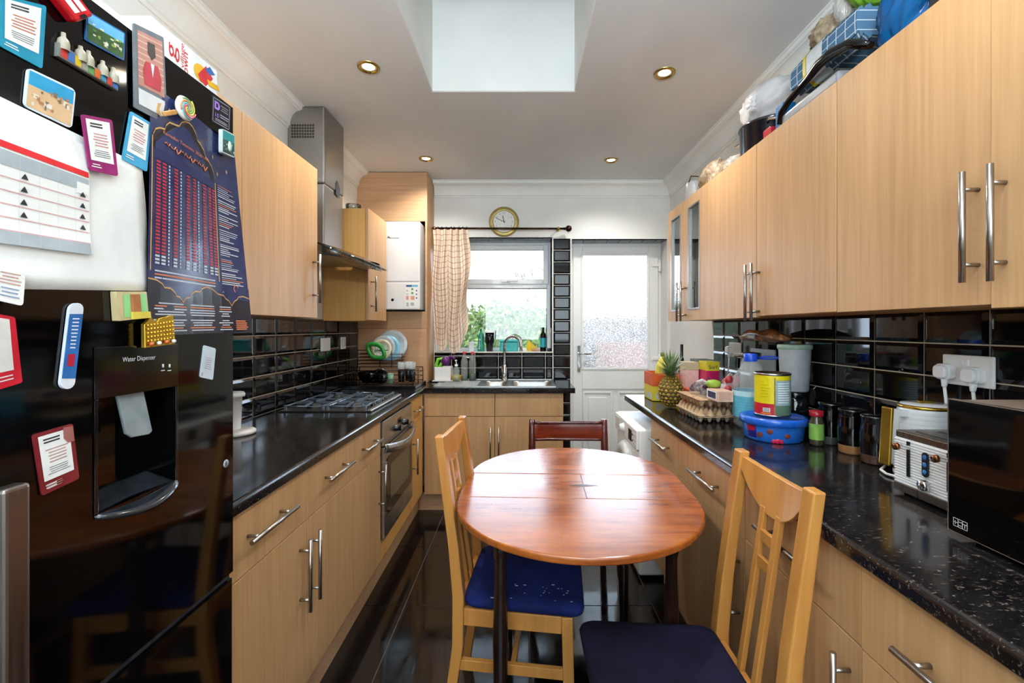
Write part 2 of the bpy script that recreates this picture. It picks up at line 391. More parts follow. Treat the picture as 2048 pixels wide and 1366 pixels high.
# plaster cornice: cove with two steps
PROF = [(0, 0), (0, -.125), (.008, -.125), (.010, -.112), (.016, -.110)] + [(.018+.052*(1-math.cos(math.radians(a))), -.108+.078*math.sin(math.radians(a))) for a in range(0, 91, 10)] + [(.074, -.026), (.084, -.022), (.086, -.008), (.094, -.006), (.094, 0)]
def cornice(name, p0, p1, inward):
    mb = MB(); p0, p1, n = Vector(p0), Vector(p1), Vector(inward)
    a = [p0+n*(d)+Vector((0, 0, z)) for d, z in PROF]; b = [p1+n*(d)+Vector((0, 0, z)) for d, z in PROF]; k = len(PROF)
    mb.add(a+b, [(i, (i+1) % k, k+(i+1) % k, k+i) for i in range(k)]+[tuple(range(k-1, -1, -1)), tuple(range(k, 2*k))])
    struct(mb, name, WALL)
cornice('trim_2', (XL, YR, CZ), (XL, 2.54, CZ), (1, 0, 0)); cornice('trim_3', (XL, 2.81, CZ), (XL, 3.595, CZ), (1, 0, 0))
cornice('trim_4', (-.75, YB, CZ), (XR, YB, CZ), (0, -1, 0)); cornice('trim_5', (XR, YB, CZ), (XR, YR, CZ), (-1, 0, 0))

# bevelled metro tiles, 20 x 10 cm; fn(a, z, d) -> point; d out of the wall
def tiles(mb, fn, a0, a1, z0, z1, pa, pz, w=.2, h=.1, cuts=()):
    mb.add([fn(a, z, d) for d in (0, .006) for z in (z0, z1) for a in (a0, a1)], [(0, 1, 3, 2), (4, 6, 7, 5), (0, 4, 5, 1), (2, 3, 7, 6), (0, 2, 6, 4), (1, 5, 7, 3)], 1)
    i0 = math.floor((a0-pa)/w); g = .002
    for i in range(i0, int((a1-a0)/w)+i0+3):
        for j in range(math.floor((z0-pz)/h), math.floor((z0-pz)/h)+int((z1-z0)/h)+3):
            x0, x1 = max(a0, pa+i*w)+g, min(a1, pa+(i+1)*w)-g; y0, y1 = max(z0, pz+j*h)+g, min(z1, pz+(j+1)*h)-g
            if x1-x0 < .006 or y1-y0 < .006: continue
            bx = min(.014, (x1-x0)*.3); by = min(.012, (y1-y0)*.3)
            vs = [fn(a, z, .006) for a, z in ((x0, y0), (x1, y0), (x1, y1), (x0, y1))]+[fn(a, z, .0075) for a, z in ((x0, y0), (x1, y0), (x1, y1), (x0, y1))]
            vs += [fn(a, z, .0125) for a, z in ((x0+bx, y0+by), (x1-bx, y0+by), (x1-bx, y1-by), (x0+bx, y1-by))]
            mb.add(vs, [(0, 1, 5, 4), (1, 2, 6, 5), (2, 3, 7, 6), (3, 0, 4, 7), (4, 5, 9, 8), (5, 6, 10, 9), (6, 7, 11, 10), (7, 4, 8, 11), (8, 9, 10, 11)], 0)
fL = lambda a, z, d: (XL+d, a, z); fRt = lambda a, z, d: (XR-d, a, z); fB = lambda a, z, d: (a, YB-d, z)
m = MB(); tiles(m, fL, 1.0, 3.598, .91, 1.4, 0, .005); struct(m, 'trim_6', [TILE, GROUT])
m = MB(); tiles(m, fRt, .2, 2.985, .91, 1.392, .02, .995); struct(m, 'trim_7', [TILE, GROUT])
m = MB(); tiles(m, fB, -.752, WX1+.005, .91, WZ0, -.205, .905); tiles(m, fB, WX1+.01, DX0-.01, .02, WZ1, WX1+.01, .008, w=.2)
# white edge strips and the tiled reveals
m.box(WX1, WX1+.009, YB-.014, 4.08, WZ0, WZ1+.006, 1); m.box(WX0, WX1+.005, YB-.016, YB+.004, WZ0-.001, WZ0+.008, 1)
m.box(DX0-.009, DX0-.001, YB-.014, 4.0, .0, DZ1, 1)
for k in range(9):
    x = WX0+.01+k*.11
    if x+.1 < WX1+.02: m.box(x, min(x+.105, WX1-.002), YB+.002, 4.07, WZ1-.006, WZ1, 0); 
for k in range(8):
    x = DX0+.01+k*.103; m.box(x, min(x+.098, DX1), YB+.002, 4.04, DZ1-.008, DZ1-.0005, 0)
struct(m, 'trim_8', [TILE, P('e9e6dc', .4)])
m = MB(); m.box(WX0, WX1, YB-.004, 4.075, WZ0-.01, WZ0+.003); struct(m, 'trim_9', P('e8e6e0', .25))

# window in the reveal
YW = 4.075
def frame(mb, x0, x1, z0, z1, y0, y1, t, mi=0):
    mb.box(x0, x0+t, y0, y1, z0, z1, mi); mb.box(x1-t, x1, y0, y1, z0, z1, mi); mb.box(x0+t, x1-t, y0, y1, z0, z0+t, mi); mb.box(x0+t, x1-t, y0, y1, z1-t, z1, mi)
m = MB(); frame(m, WX0, WX1-.004, WZ0+.003, WZ1-.007, YW, YW+.07, .03); m.box(WX0+.03, WX1-.034, YW-.002, YW+.06, 1.70, 1.745)
m.box(-.255, .02, YW-.02, YW, 2.048, 2.078)
o = struct(m, 'window_1', UPVC, bevel=.004)
m = MB(); frame(m, WX0+.02, WX1-.02, 1.735, 2.085, YW-.014, YW+.03, .045)
m.build('window_frame', UPVC, o, bevel=.006)
for z0, z1, x1 in ((1.775, 2.045, .19), (WZ0+.03, 1.70, .215)):
    m = MB(); frame(m, WX0+.045, x1+.004, z0, z1, YW+.018, YW+.026, .006); m.build('seal', BLACK, o)
m = MB(); m.box(WX0+.03, .2, YW+.024, YW+.032, 1.77, 2.05); m.build('pane', CLEAR, o)
m = MB(); m.box(WX0+.03, .22, YW+.024, YW+.032, WZ0+.03, 1.705); m.build('pane', CLEAR, o)
m = MB(); m.box(-.19, -.11, YW-.028, YW-.012, 1.752, 1.772); m.box(-.14, -.04, YW-.042, YW-.028, 1.757, 1.769); m.build('handle', WHITE, o, bevel=.004)

# back door
YD = 4.055
m = MB(); frame(m, DX0, DX1, -.02, DZ1-.009, YD, YD+.07, .035); o = struct(m, 'door_1', UPVC, bevel=.004)
lx0, lx1, gz0, gz1, gx0, gx1 = DX0+.03, DX1-.03, .985, 1.995, .53, 1.115
m = MB()
m.box(lx0, gx0, YD-.018, YD+.045, .02, 2.07); m.box(gx1, lx1, YD-.018, YD+.045, .02, 2.07)
m.box(gx0, gx1, YD-.018, YD+.045, gz1, 2.07); m.box(gx0, gx1, YD-.018, YD+.045, .80, gz0); m.box(gx0, gx1, YD-.018, YD+.045, .02, .14); m.box(gx0, gx1, YD-.004, YD+.04, .14, .80)
frame(m, gx0-.012, gx1+.012, gz0-.012, gz1+.012, YD-.026, YD-.016, .022)
for a, b in ((gx0+.005, .80), (.845, gx1-.005)):
    frame(m, a, b, .16, .78, YD-.016, YD-.004, .018); m.box(a+.05, b-.05, YD-.018, YD-.004, .21, .73)
m.build('door_leaf', UPVC, o, bevel=.005)
m = MB(); m.box(gx0, gx1, YD+.008, YD+.02, gz0, gz1); m.build('pane', FROST, o)
m = MB(); m.box(.487, .512, YD-.03, YD-.018, .955, 1.19); m.cyl((.5, YD-.018, 1.12), (.5, YD-.065, 1.12), .009, seg=12)
m.tube([(.5, YD-.065, 1.12), (.53, YD-.07, 1.122), (.57, YD-.068, 1.116), (.605, YD-.066, 1.12)], [.009, .009, .008, .007], 10); m.cyl((.5, YD-.032, 1.02), (.5, YD-.02, 1.02), .009)
m.build('door_handle', CHROME, o, bevel=.003)
for z in (1.90, 1.07):
    m = MB(); m.cyl((1.218, YD-.02, z-.055), (1.218, YD-.02, z+.045), .012, seg=12); m.box(1.15, 1.21, YD-.03, YD-.018, z-.012, z+.018); m.build('hinge', WHITE, o, bevel=.003)

# ceiling downlights
def downlight(x, y, label, proto=[None]):
    if proto[0] is None:
        r = thing('ceiling_downlight', (x, y, CZ), label, 'ceiling light', 'brass downlights in the ceiling')
        m = MB(); m.lathe((x, y, CZ), [(.052, 0), (.050, -.006), (.043, -.008), (.038, -.004), (.036, .004), (.030, .006)], 32); m.build('rim', BRASS, r)
        m = MB(); m.lathe((x, y, CZ), [(.0001, -.001), (.027, -.001), (.0285, .0)], 24); m.build('bulb', m_emit('warm_lamp_face', 'ffd9a0', 18), r)
        proto[0] = r
    else:
        r = copy_tree(proto[0]); r.location = (x, y, CZ); r['label'] = label
    light('SPOT', 'downlight_beam', (x, y, CZ-.012), (0, 0, 0), 34, (1, .97, .92), spot_size=2.5, spot_blend=.9, shadow_soft_size=.03)
downlight(-.73, 2.157, 'brass downlight in the ceiling left of the skylight')
downlight(.689, 2.208, 'brass downlight in the ceiling right of the skylight')
downlight(-.704, 3.32, 'small far downlight nearest the boiler cupboard')
downlight(.652, 3.35, 'small far downlight above the back door side')
for x in (-.7, .7): light('SPOT', 'downlight_beam', (x, .9, CZ-.012), (0, 0, 0), 12, (1, .97, .92), spot_size=2.3, spot_blend=.8, shadow_soft_size=.03)

# ---------------------------------------------------------------- garden outside
GR = NT('garden_grass'); GR.set(.9); GR.l(GR.ramp(GR.noise(GR.coord(rand=False), 3, 4), [(.3, '3f4a2c'), (.7, '6a6648')]), GR.b.inputs['Base Color'])
m = MB(); m.box(-9, 9, 4.25, 22, -.12, -.04); struct(m, 'ground', GR.m)
FEN = wood('weathered_fence_board', '5f4f42', '85705c', 2)
r = thing('garden_fence', (0, 9.5, -.04), 'pale weathered board fence at the end of the garden', 'fence')
m = MB()
for i in range(60): m.box(-4.5+i*.15, -4.5+i*.15+.14, 9.5+(i % 2)*.02, 9.52+(i % 2)*.02, -.04, 1.65)
m.build('boards', FEN, r)
for i in range(5):
    m = MB(); m.box(-4.5+i*2.2, -4.4+i*2.2, 9.42, 9.5, -.04, 1.75); m.build('post', FEN, r)
LEAF = NT('bright_leaf'); LEAF.set(.5); LEAF.l(LEAF.ramp(LEAF.noise(LEAF.coord(), 6, 3), [(.35, '3f6a30'), (.65, 'a3b56c')]), LEAF.b.inputs['Base Color'])
BARK = wood('pale_bark', '6d5b4c', '9c8a78', 2)
def bush(loc, r, n, label, name='garden_bush', bare=0, hz=1.0):
    t = thing(name, loc, label, 'tree' if bare else 'bush'); L = Vector(loc); m = MB()
    for _ in range(n):
        d = Vector((RND.gauss(0, 1), RND.gauss(0, 1), RND.gauss(0, 1))).normalized(); p = L+Vector((0, 0, hz))+Vector((d.x*r[0], d.y*r[1], d.z*r[2]))*RND.uniform(.55, 1)
        a = Vector((RND.gauss(0, 1), RND.gauss(0, 1), RND.gauss(0, 1))).normalized(); b = a.orthogonal().normalized(); s = RND.uniform(.03, .06)
        m.add([p-a*s, p-b*s*.5, p+a*s, p+b*s*.5], [(0, 1, 2, 3)])
    if n: m.build('foliage', LEAF.m, t)
    m = MB(); 
    def br(p, d, ln, rad, dep):
        q = p+d*ln; m.tube([p, (p+q)/2+Vector((RND.uniform(-.03, .03), 0, 0)), q], [rad, rad*.85, rad*.65], 5)
        if dep:
            for _ in range(3): br(q, (d+Vector((RND.uniform(-.7, .7), RND.uniform(-.5, .5), RND.uniform(-.1, .5)))).normalized(), ln*.72, rad*.6, dep-1)
    br(L, Vector((0, 0, 1)), hz*.6, .05, 4 if bare else 2); m.build('branches', BARK, t)
bush((-.2, 6.6, -.04), (1.05, .5, .6), 3600, 'leafy green garden bush seen through the kitchen window', hz=1.2)
bush((.42, 8.3, -.04), (.55, .5, .5), 1100, 'lower pale green bush beside the larger one outside the window', hz=1.0)
bush((.75, 7.0, -.04), (1, 1, 1), 0, 'bare branched tree behind the bushes outside the window', 'bare_tree', 1, 1.5)

m = MB(); m.box(1.0, 2.6, 6.2, 6.42, -.04, 1.15); BRK = NT('red_garden_brick'); BRK.set(.9); q_ = BRK.n('TexBrick'); q_.inputs['Scale'].default_value = 5; q_.inputs[1].default_value = lin('8a6a5c'); q_.inputs[2].default_value = lin('96786a'); q_.inputs[3].default_value = lin('b8aca0'); BRK.l(BRK.coord(rand=False), q_.inputs[0]); BRK.l(q_.outputs[0], BRK.b.inputs['Base Color'])
tag(m.build('garden_wall', BRK.m), 'low pale brick garden wall blurred behind the frosted door glass', 'wall')
# ---------------------------------------------------------------- fitted kitchen
XLF, XRF, YBF = -.722, .68, 3.31
fr_l = lambda a, d, z: (XLF+d, a, z)
fr_r = lambda a, d, z: (XRF-d, a, z)
fr_b = lambda a, d, z: (a, YBF-d, z)
fr_lu = lambda a, d, z: (-1.01+d, a, z)
fr_ru = lambda a, d, z: (.97-d, a, z)
def fbox(mb, fn, a0, a1, d0, d1, z0, z1, mi=0):
    p, q = fn(a0, d0, z0), fn(a1, d1, z1); mb.box(p[0], q[0], p[1], q[1], p[2], q[2], mi)
def handle(fn, parent, a, z, ln=.235, vert=True, r=.0062):
    m = MB()
    if vert:
        m.cyl(fn(a, .035, z-ln/2), fn(a, .035, z+ln/2), r, seg=14)
        for q in (-.08, .08): m.cyl(fn(a, .0, z+q), fn(a, .035, z+q), r*.75, seg=10)
    else:
        m.cyl(fn(a-ln/2, .035, z), fn(a+ln/2, .035, z), r, seg=14)
        for q in (-.08, .08): m.cyl(fn(a+q, .0, z), fn(a+q, .035, z), r*.75, seg=10)
    return m.build('handle', HANDLE, parent)
def front(fn, parent, name, a0, a1, z0, z1, hnd=None, g=.0017, mat=None, proud=0):
    m = MB(); fbox(m, fn, a0+g, a1-g, -.018+proud, proud, z0+g, z1-g)
    p = m.build(name, mat or OAK, parent, bevel=.0012)
    if hnd: handle(fn, p, *hnd)
    return p
def cabinet(name, fn, a0, a1, depth, z0, z1, label, group, cmat=None, open_=False):
    c = fn((a0+a1)/2, -depth/2, z0); r = thing(name, c, label, 'cabinet', group)
    m = MB()
    if open_ == 'sink':
        t = .018
        fbox(m, fn, a0, a0+t, -depth, -.019, z0, z1); fbox(m, fn, a1-t, a1, -depth, -.019, z0, z1); fbox(m, fn, a0+t, a1-t, -depth, -.019, z0, z0+t)
    elif open_:
        t = .018
        fbox(m, fn, a0, a0+t, -depth, -.019, z0, z1); fbox(m, fn, a1-t, a1, -depth, -.019, z0, z1)
        fbox(m, fn, a0+t, a1-t, -depth, -.019, z0, z0+t); fbox(m, fn, a0+t, a1-t, -depth, -.019, z1-t, z1); fbox(m, fn, a0+t, a1-t, -depth, -depth+.006, z0+t, z1-t)
        for q in (.33, .66): fbox(m, fn, a0+t, a1-t, -depth+.01, -.03, z0+(z1-z0)*q-.008, z0+(z1-z0)*q+.008)
    else: fbox(m, fn, a0, a1, -depth, -.019, z0, z1)
    m.build('carcass', cmat or OAKC, r); return r
ZB, ZD, ZT = .152, .70, .868
GB = 'oak base cabinets'
c = cabinet('base_cabinet', fr_l, 1.0, 1.995, .57, ZB, ZT, 'double oak base cabinet beside the black fridge, two drawers over two doors', GB)
front(fr_l, c, 'drawer', 1.0, 1.528, ZD, ZT, (1.275, .795, .24, False)); front(fr_l, c, 'drawer', 1.528, 1.995, ZD, ZT, (1.745, .795, .24, False))
front(fr_l, c, 'door', 1.0, 1.528, ZB, ZD, (1.474, .54, .235)); front(fr_l, c, 'door', 1.528, 1.995, ZB, ZD, (1.545, .54, .235))
c = cabinet('base_cabinet', fr_l, 1.997, 2.317, .57, ZB, ZT, 'narrow oak base cabinet on the near side of the oven', GB)
front(fr_l, c, 'drawer', 1.997, 2.317, ZD, ZT, (2.13, .795, .22, False)); front(fr_l, c, 'door', 1.997, 2.317, ZB, ZD, (2.285, .54, .235))
c = cabinet('base_cabinet', fr_l, 2.925, 3.292, .57, ZB, ZT, 'narrow oak base cabinet between the oven and the sink corner', GB)
front(fr_l, c, 'drawer', 2.925, 3.292, ZD, ZT, (3.10, .79, .16, False), mat=OAKC); front(fr_l, c, 'door', 2.925, 3.292, ZB, ZD, (2.985, .50, .235), mat=OAKC)
c = cabinet('oven_housing', fr_l, 2.319, 2.923, .57, ZB, .25, 'oak panel base under the built-in steel oven', None)
front(fr_l, c, 'panel', 2.319, 2.923, ZB, .252, mat=OAKC)
# right run
c = cabinet('base_cabinet', fr_r, 1.982, 2.405, .56, ZB, ZT, 'single oak base cabinet next to the washing machine', GB)
front(fr_r, c, 'drawer', 1.982, 2.405, ZD, ZT, (2.19, .785, .24, False)); front(fr_r, c, 'door', 1.982, 2.405, ZB, ZD, (2.04, .54, .235))
c = cabinet('base_cabinet', fr_r, 1.392, 1.98, .56, ZB, ZT, 'wide oak base cabinet behind the right edge of the round table', GB)
front(fr_r, c, 'drawer', 1.392, 1.98, ZD, ZT, (1.66, .79, .24, False)); front(fr_r, c, 'door', 1.392, 1.98, ZB, ZD, (1.425, .53, .235))
c = cabinet('base_cabinet', fr_r, .42, 1.39, .56, ZB, ZT, 'double oak base cabinet behind the nearest pine chair, under the microwave', GB)
front(fr_r, c, 'drawer', .91, 1.39, ZD, ZT, (1.15, .79, .24, False)); front(fr_r, c, 'drawer', .42, .91, ZD, ZT, (.675, .78, .24, False), proud=.003)
front(fr_r, c, 'door', .91, 1.39, ZB, ZD, (.945, .55, .235)); front(fr_r, c, 'door', .42, .91, ZB, ZD, (.878, .53, .235), proud=.002)
# sink run
c = cabinet('sink_cabinet', fr_b, -.718, .297, .55, ZB-.02, ZT, 'oak cabinet under the steel sink with two tall doors', GB, open_='sink')
m = MB(); fbox(m, fr_b, -.716, -.203, -.018, 0, ZD+.002, ZT); m.build('false_drawer', OAK, c, bevel=.0012); m = MB(); fbox(m, fr_b, -.199, .297, -.018, 0, ZD+.002, ZT); m.build('false_drawer', OAK, c, bevel=.0012)
front(fr_b, c, 'door', -.716, -.201, ZB-.02, ZD, (-.232, .50, .26)); front(fr_b, c, 'door', -.201, .297, ZB-.02, ZD, (-.172, .50, .26))
m = MB(); m.box(-.785, -.767, .98, 3.36, 0, .15); tag(m.build('plinth', OAKH, bevel=.001), 'oak plinth board along the floor under the left cabinets', 'plinth')
m = MB(); m.box(-.765, .29, 3.36, 3.378, 0, .13); tag(m.build('plinth', OAKH, bevel=.001), 'oak plinth board along the floor below the sink cabinet', 'plinth')
m = MB(); m.box(.745, .763, .3, 2.40, 0, .15); tag(m.build('plinth', OAKH, bevel=.001), 'oak plinth board along the floor under the right cabinets', 'plinth')

# worktops with rounded front edge
def worktop(fn, a0, a1, depth, label, ext=0, z0=.872, z1=.91, over=.015):
    m = MB(); prof = [(-depth, z0), (-depth, z1), (over-.012, z1)]+[(over-.012+.012*math.sin(math.radians(t)), z1-.012+.012*math.cos(math.radians(t))) for t in (20, 45, 70, 90)]+[(over, z0+.006), (over-.006, z0)]
    k = len(prof); vs = [fn(a0, d, z) for d, z in prof]+[fn(a1, d, z) for d, z in prof]
    m.add(vs, [(i, (i+1) % k, k+(i+1) % k, k+i) for i in range(k)]+[tuple(range(k-1, -1, -1)), tuple(range(k, 2*k))])
    o = m.build('worktop', WORK); return tag(o, label, 'worktop')
worktop(fr_l, .995, 3.593, .586, 'black speckled worktop on the left, with the gas hob let in')
worktop(fr_r, .2, 2.95, .578, 'black speckled worktop on the right, crowded with food and appliances', over=.02)
# sink worktop: cut out for the two bowls
m = MB()
bw = [(-.305, -.125), (-.085, .225)]; yb0, yb1 = 3.375, 3.70
m.box(-.706, .38, 3.285, yb0, .872, .91); m.box(-.754, .38, yb1, 3.883, .872, .91); m.box(-.706, bw[0][0], yb0, yb1, .872, .91); m.box(bw[0][1], bw[1][0], yb0, yb1, .872, .91); m.box(bw[1][1], .38, yb0, yb1, .872, .91)
tag(m.build('worktop', WORK), 'short black worktop under the window holding the sink', 'worktop')
r = thing('kitchen_sink', (-.2, 3.55, .91), 'stainless steel sink with one and a half bowls and ribbed drainer', 'sink')
m = MB(); zt = .913
m.box(-.655, .245, 3.345, yb0, .9105, zt); m.box(-.655, .245, yb1, 3.80, .9105, zt); m.box(-.655, bw[0][0], yb0, yb1, .9105, zt); m.box(bw[0][1], bw[1][0], yb0, yb1, .9105, zt); m.box(bw[1][1], .245, yb0, yb1, .9105, zt)
for a in ((-.66, .25, 3.34, 3.352), (-.66, .25, 3.795, 3.805), (-.66, -.652, 3.34, 3.805), (.242, .25, 3.34, 3.805)): m.box(*a, .9102, .9165)
m.build('deck', STEELX, r, bevel=.0015)
for x0, x1 in bw:
    m = MB(); dp = .80 if x1-x0 < .2 else .76; ol = rrect(x1-x0, yb1-yb0, .05, 6); cx, cy2 = (x0+x1)/2, (yb0+yb1)/2; n = len(ol)
    vs = []; 
    for sc_, z in ((1.02, zt), (.97, zt-.012), (.95, dp+.03), (.85, dp), (.12, dp-.004)): vs += [(cx+x*sc_, cy2+y*sc_, z) for x, y in ol]
    m.add(vs, [(i*n+k, i*n+(k+1) % n, (i+1)*n+(k+1) % n, (i+1)*n+k) for i in range(4) for k in range(n)], 0, True)
    m.add([(cx+x*.12, cy2+y*.12, dp-.004) for x, y in ol], [tuple(range(n))]); m.build('bowl', STEELX, r)
m = MB()
for k in range(9): m.box(-.62, -.34, 3.40+k*.035, 3.408+k*.035, zt, zt+.003)
m.build('drainer_ribs', STEELX, r, bevel=.001)
r = thing('kitchen_tap', (-.148, 3.75, .913), 'tall chrome swan-neck tap behind the sink', 'tap')
m = MB(); m.lathe((-.148, 3.75, .9145), [(.0001, 0), (.028, 0), (.028, .008), (.022, .014), (.021, .10), (.015, .115), (.013, .13), (.0001, .13)], 24); m.build('base', CHROME, r)
pts = [(-.148, 3.75, 1.03), (-.148, 3.75, 1.2)]+[(-.148+.068-.068*math.cos(math.radians(a)), 3.75-.06*(1-math.cos(math.radians(a)))*.5, 1.2+.075*math.sin(math.radians(a))) for a in range(15, 181, 15)]+[(-.012, 3.69, 1.155)]
m = MB(); m.tube(pts, [.0115]*(len(pts)-1)+[.0125], 14); m.build('spout', CHROME, r)
m = MB(); m.sphere((-.15, 3.728, .955), .018, 14, 8); m.tube([(-.15, 3.72, .965), (-.165, 3.705, 1.0), (-.172, 3.69, 1.03), (-.185, 3.68, 1.025)], [.006, .005, .005, .006], 10); m.build('lever', CHROME, r)

# upper cabinets, right
GU = 'oak wall cabinets'; UB, UT = 1.39, 2.106
def unit_r(a0, a1, doors, label, **k):
    return cabinet('wall_cabinet', fr_ru, a0, a1, .286, UB, UT, label, GU, **k)
c = unit_r(.44, 1.405, 0, 'double oak wall cabinet above the microwave, with long nearby handles')
front(fr_ru, c, 'door', .94, 1.405, UB-.002, UT, (.968, 1.555, .235)); front(fr_ru, c, 'door', .44, .94, UB-.01, UT, (.91, 1.552, .235), proud=.004)
c = unit_r(1.407, 2.425, 0, 'double oak wall cabinet above the yellow tin and water bottle')
front(fr_ru, c, 'door', 1.407, 1.885, UB, UT, (1.862, 1.49, .235)); front(fr_ru, c, 'door', 1.885, 2.425, UB-.006, UT, (1.912, 1.49, .235), proud=.002)
c = unit_r(2.427, 3.03, 0, 'oak wall cabinet with two glass doors nearest the back door', open_=True)
for a0, a1, ha in ((2.427, 2.728, 2.695), (2.728, 3.03, 2.76)):
    m = MB(); g = .0015; t = .062; a0 += g; a1 -= g
    for q in ((a0, a0+t, UB-.002, UT), (a1-t, a1, UB-.002, UT), (a0+t, a1-t, UB-.002, UB+.06), (a0+t, a1-t, UT-.06, UT)): fbox(m, fr_ru, q[0], q[1], -.018, 0, q[2], q[3])
    d = m.build('glass_door', OAK, c)
    m = MB(); b0, b1, z0, z1 = a0+t, a1-t, UB+.06, UT-.06; e = .008
    for q in ((b0, b0+e, z0, z1), (b1-e, b1, z0, z1), (b0+e, b1-e, z0, z0+e), (b0+e, b1-e, z1-e, z1)): fbox(m, fr_ru, q[0], q[1], -.012, .003, q[2], q[3])
    m.build('metal_trim', HANDLE, d); m = MB(); fbox(m, fr_ru, b0, b1, -.012, -.008, z0, z1); m.build('pane', CABG, d)
    handle(fr_ru, d, ha, 1.50, .235)
z1s = UB+(UT-UB)*.33+.008
for i, (y, w_, h_, mt, nm, lb) in enumerate(((2.57, .13, .17, CYANP, 'box', 'teal box standing on the bottom shelf behind the nearer glass door'), (2.87, .1, .1, P('b8a98c', .5), 'box', 'beige box on the bottom shelf behind the farther glass door'))):
    m = MB(); m.box(1.03, 1.13, y-w_/2, y+w_/2, UB+.0185, UB+.0185+h_); tag(m.build(nm, mt, bevel=.004), lb, 'box')
for y, lb in ((2.53, 'nearer pale bowl on the middle shelf of the glass cabinet'), (2.87, 'farther pale bowl on the middle shelf of the glass cabinet')):
    m = MB(); m.lathe((1.09, y, z1s), [(.0001, 0), (.03, 0), (.032, .006), (.065, .05), (.062, .05), (.03, .01), (.0001, .008)], 24); tag(m.build('bowl', P('c8cdd0', .3)), lb, 'bowl', 'bowls in the glass cabinet')
# upper cabinets, left
def unit_l(a0, a1, label, **k):
    return cabinet('wall_cabinet', fr_lu, a0, a1, .296, UB, 2.125, label, GU, **k)
c = unit_l(1.03, 1.638, 'oak wall cabinet mostly hidden behind the black fridge'); front(fr_lu, c, 'door', 1.03, 1.638, UB, 2.125)
c = unit_l(1.64, 2.242, 'oak wall cabinet between the fridge and the cooker hood'); front(fr_lu, c, 'door', 1.64, 2.242, UB, 2.125, (2.19, 1.58, .235))
c = unit_l(2.975, 3.375, 'small oak wall cabinet between the cooker hood and the boiler'); front(fr_lu, c, 'door', 2.975, 3.375, UB+.004, 2.13, (3.03, 1.57, .235))
m = MB(); m.lathe((-1.16, 3.12, 2.126), [(.0001, 0), (.03, 0), (.05, .035), (.052, .06), (.048, .06), (.045, .036), (.0001, .006)], 20); tag(m.build('glass_bowl', SMOKE), 'clear glass bowl on top of the small cabinet by the hood', 'bowl')
# boiler cupboard: side panel, boards, recess
BY = 3.6; bx0, bx1, bz0, bz1 = -1.205, -.77, 1.475, 2.19
r = thing('boiler_cupboard', (-1.03, 3.74, .91), 'tall oak cupboard boxed around the white boiler in the corner', 'cupboard')
m = MB(); m.box(XL+.002, -.755, BY, BY+.018, bz1, 2.575); m.box(XL+.002, bx0, BY, BY+.018, bz0, bz1); m.box(bx1, -.755, BY, BY+.018, bz0, bz1); m.box(XL+.002, -.755, BY, BY+.018, 1.338, bz0)
m.build('front_board', OAKH, r)
m = MB(); m.box(XL+.012, -.757, BY-.006, BY+.012, .912, 1.336); m.build('lower_board', wood('pinkish_oak_board', 'bd8f68', 'd0a27b', 0), r)
m = MB(); m.box(-.773, -.755, BY+.0185, YB-.002, .912, 2.575); m.build('side_panel', OAK, r)
m = MB(); m.box(XL+.002, -.775, 3.87, 3.882, bz0-.1, bz1+.1); m.build('back_board', BLACKM, r)
r = thing('boiler', (-.99, 3.6, 1.47), 'white wall boiler set into the oak cupboard in the corner', 'boiler')
m = MB(); m.box(-1.19, -.79, 3.505, 3.865, 1.485, 2.165); m.build('casing', WHITEG, r, bevel=.008, seg=3)
m = MB(); m.box(-1.188, -.792, 3.498, 3.51, 1.70, 2.16); m.build('front_panel', WHITEG, r, bevel=.006)
m = MB(); m.box(-1.188, -.792, 3.499, 3.51, 1.487, 1.694)
m.build('control_flap', WHITEG, r, bevel=.005)
m = MB(); m.text('Worcester', (-1.03, 3.4975, 2.03), (1, 0, 0), (0, 0, 1), .022, width=.085); m.add([(-1.045, 3.4976, 2.03), (-1.03, 3.4976, 2.052), (-1.015, 3.4976, 2.03), (-1.03, 3.4976, 2.04)], [(0, 1, 2, 3)]); m.build('logo', P('3a3f45', .5), r)
m = MB(); m.disc((-1.0, 3.4985, 1.56), .011, 0, 20, 'y'); m.build('pressure_gauge', BLACK, r)
mats = [PAPER, P('1d4e9b', .5), P('5db6dd', .5), P('49a244', .5), P('e8a090', .5), P('b8bcc0', .5)]
m = MB(); y = 3.4982
def ypl(x0, x1, z0, z1, mi, yy): m.add([(x0, yy, z0), (x1, yy, z0), (x1, yy, z1), (x0, yy, z1)], [(0, 1, 2, 3)], mi)
ypl(-.90, -.80, 1.50, 1.69, 0, y); ypl(-.895, -.85, 1.66, 1.675, 1, y-.0003); ypl(-.848, -.805, 1.66, 1.675, 2, y-.0003)
for i in range(3): ypl(-.893, -.88, 1.57+i*.028, 1.58+i*.028, 5, y-.0003); ypl(-.855, -.84, 1.575+i*.03, 1.59+i*.03, 3 if i else 4, y-.0003); ypl(-.82, -.81, 1.57+i*.028, 1.58+i*.028, 1, y-.0003)
ypl(-.895, -.875, 1.56, 1.59, 4, y-.0005); ypl(-.86, -.83, 1.56, 1.59, 4, y-.0004); ypl(-.893, -.875, 1.51, 1.54, 5, y-.0003); ypl(-.86, -.835, 1.515, 1.54, 5, y-.0003)
m.build('energy_label', mats, r)

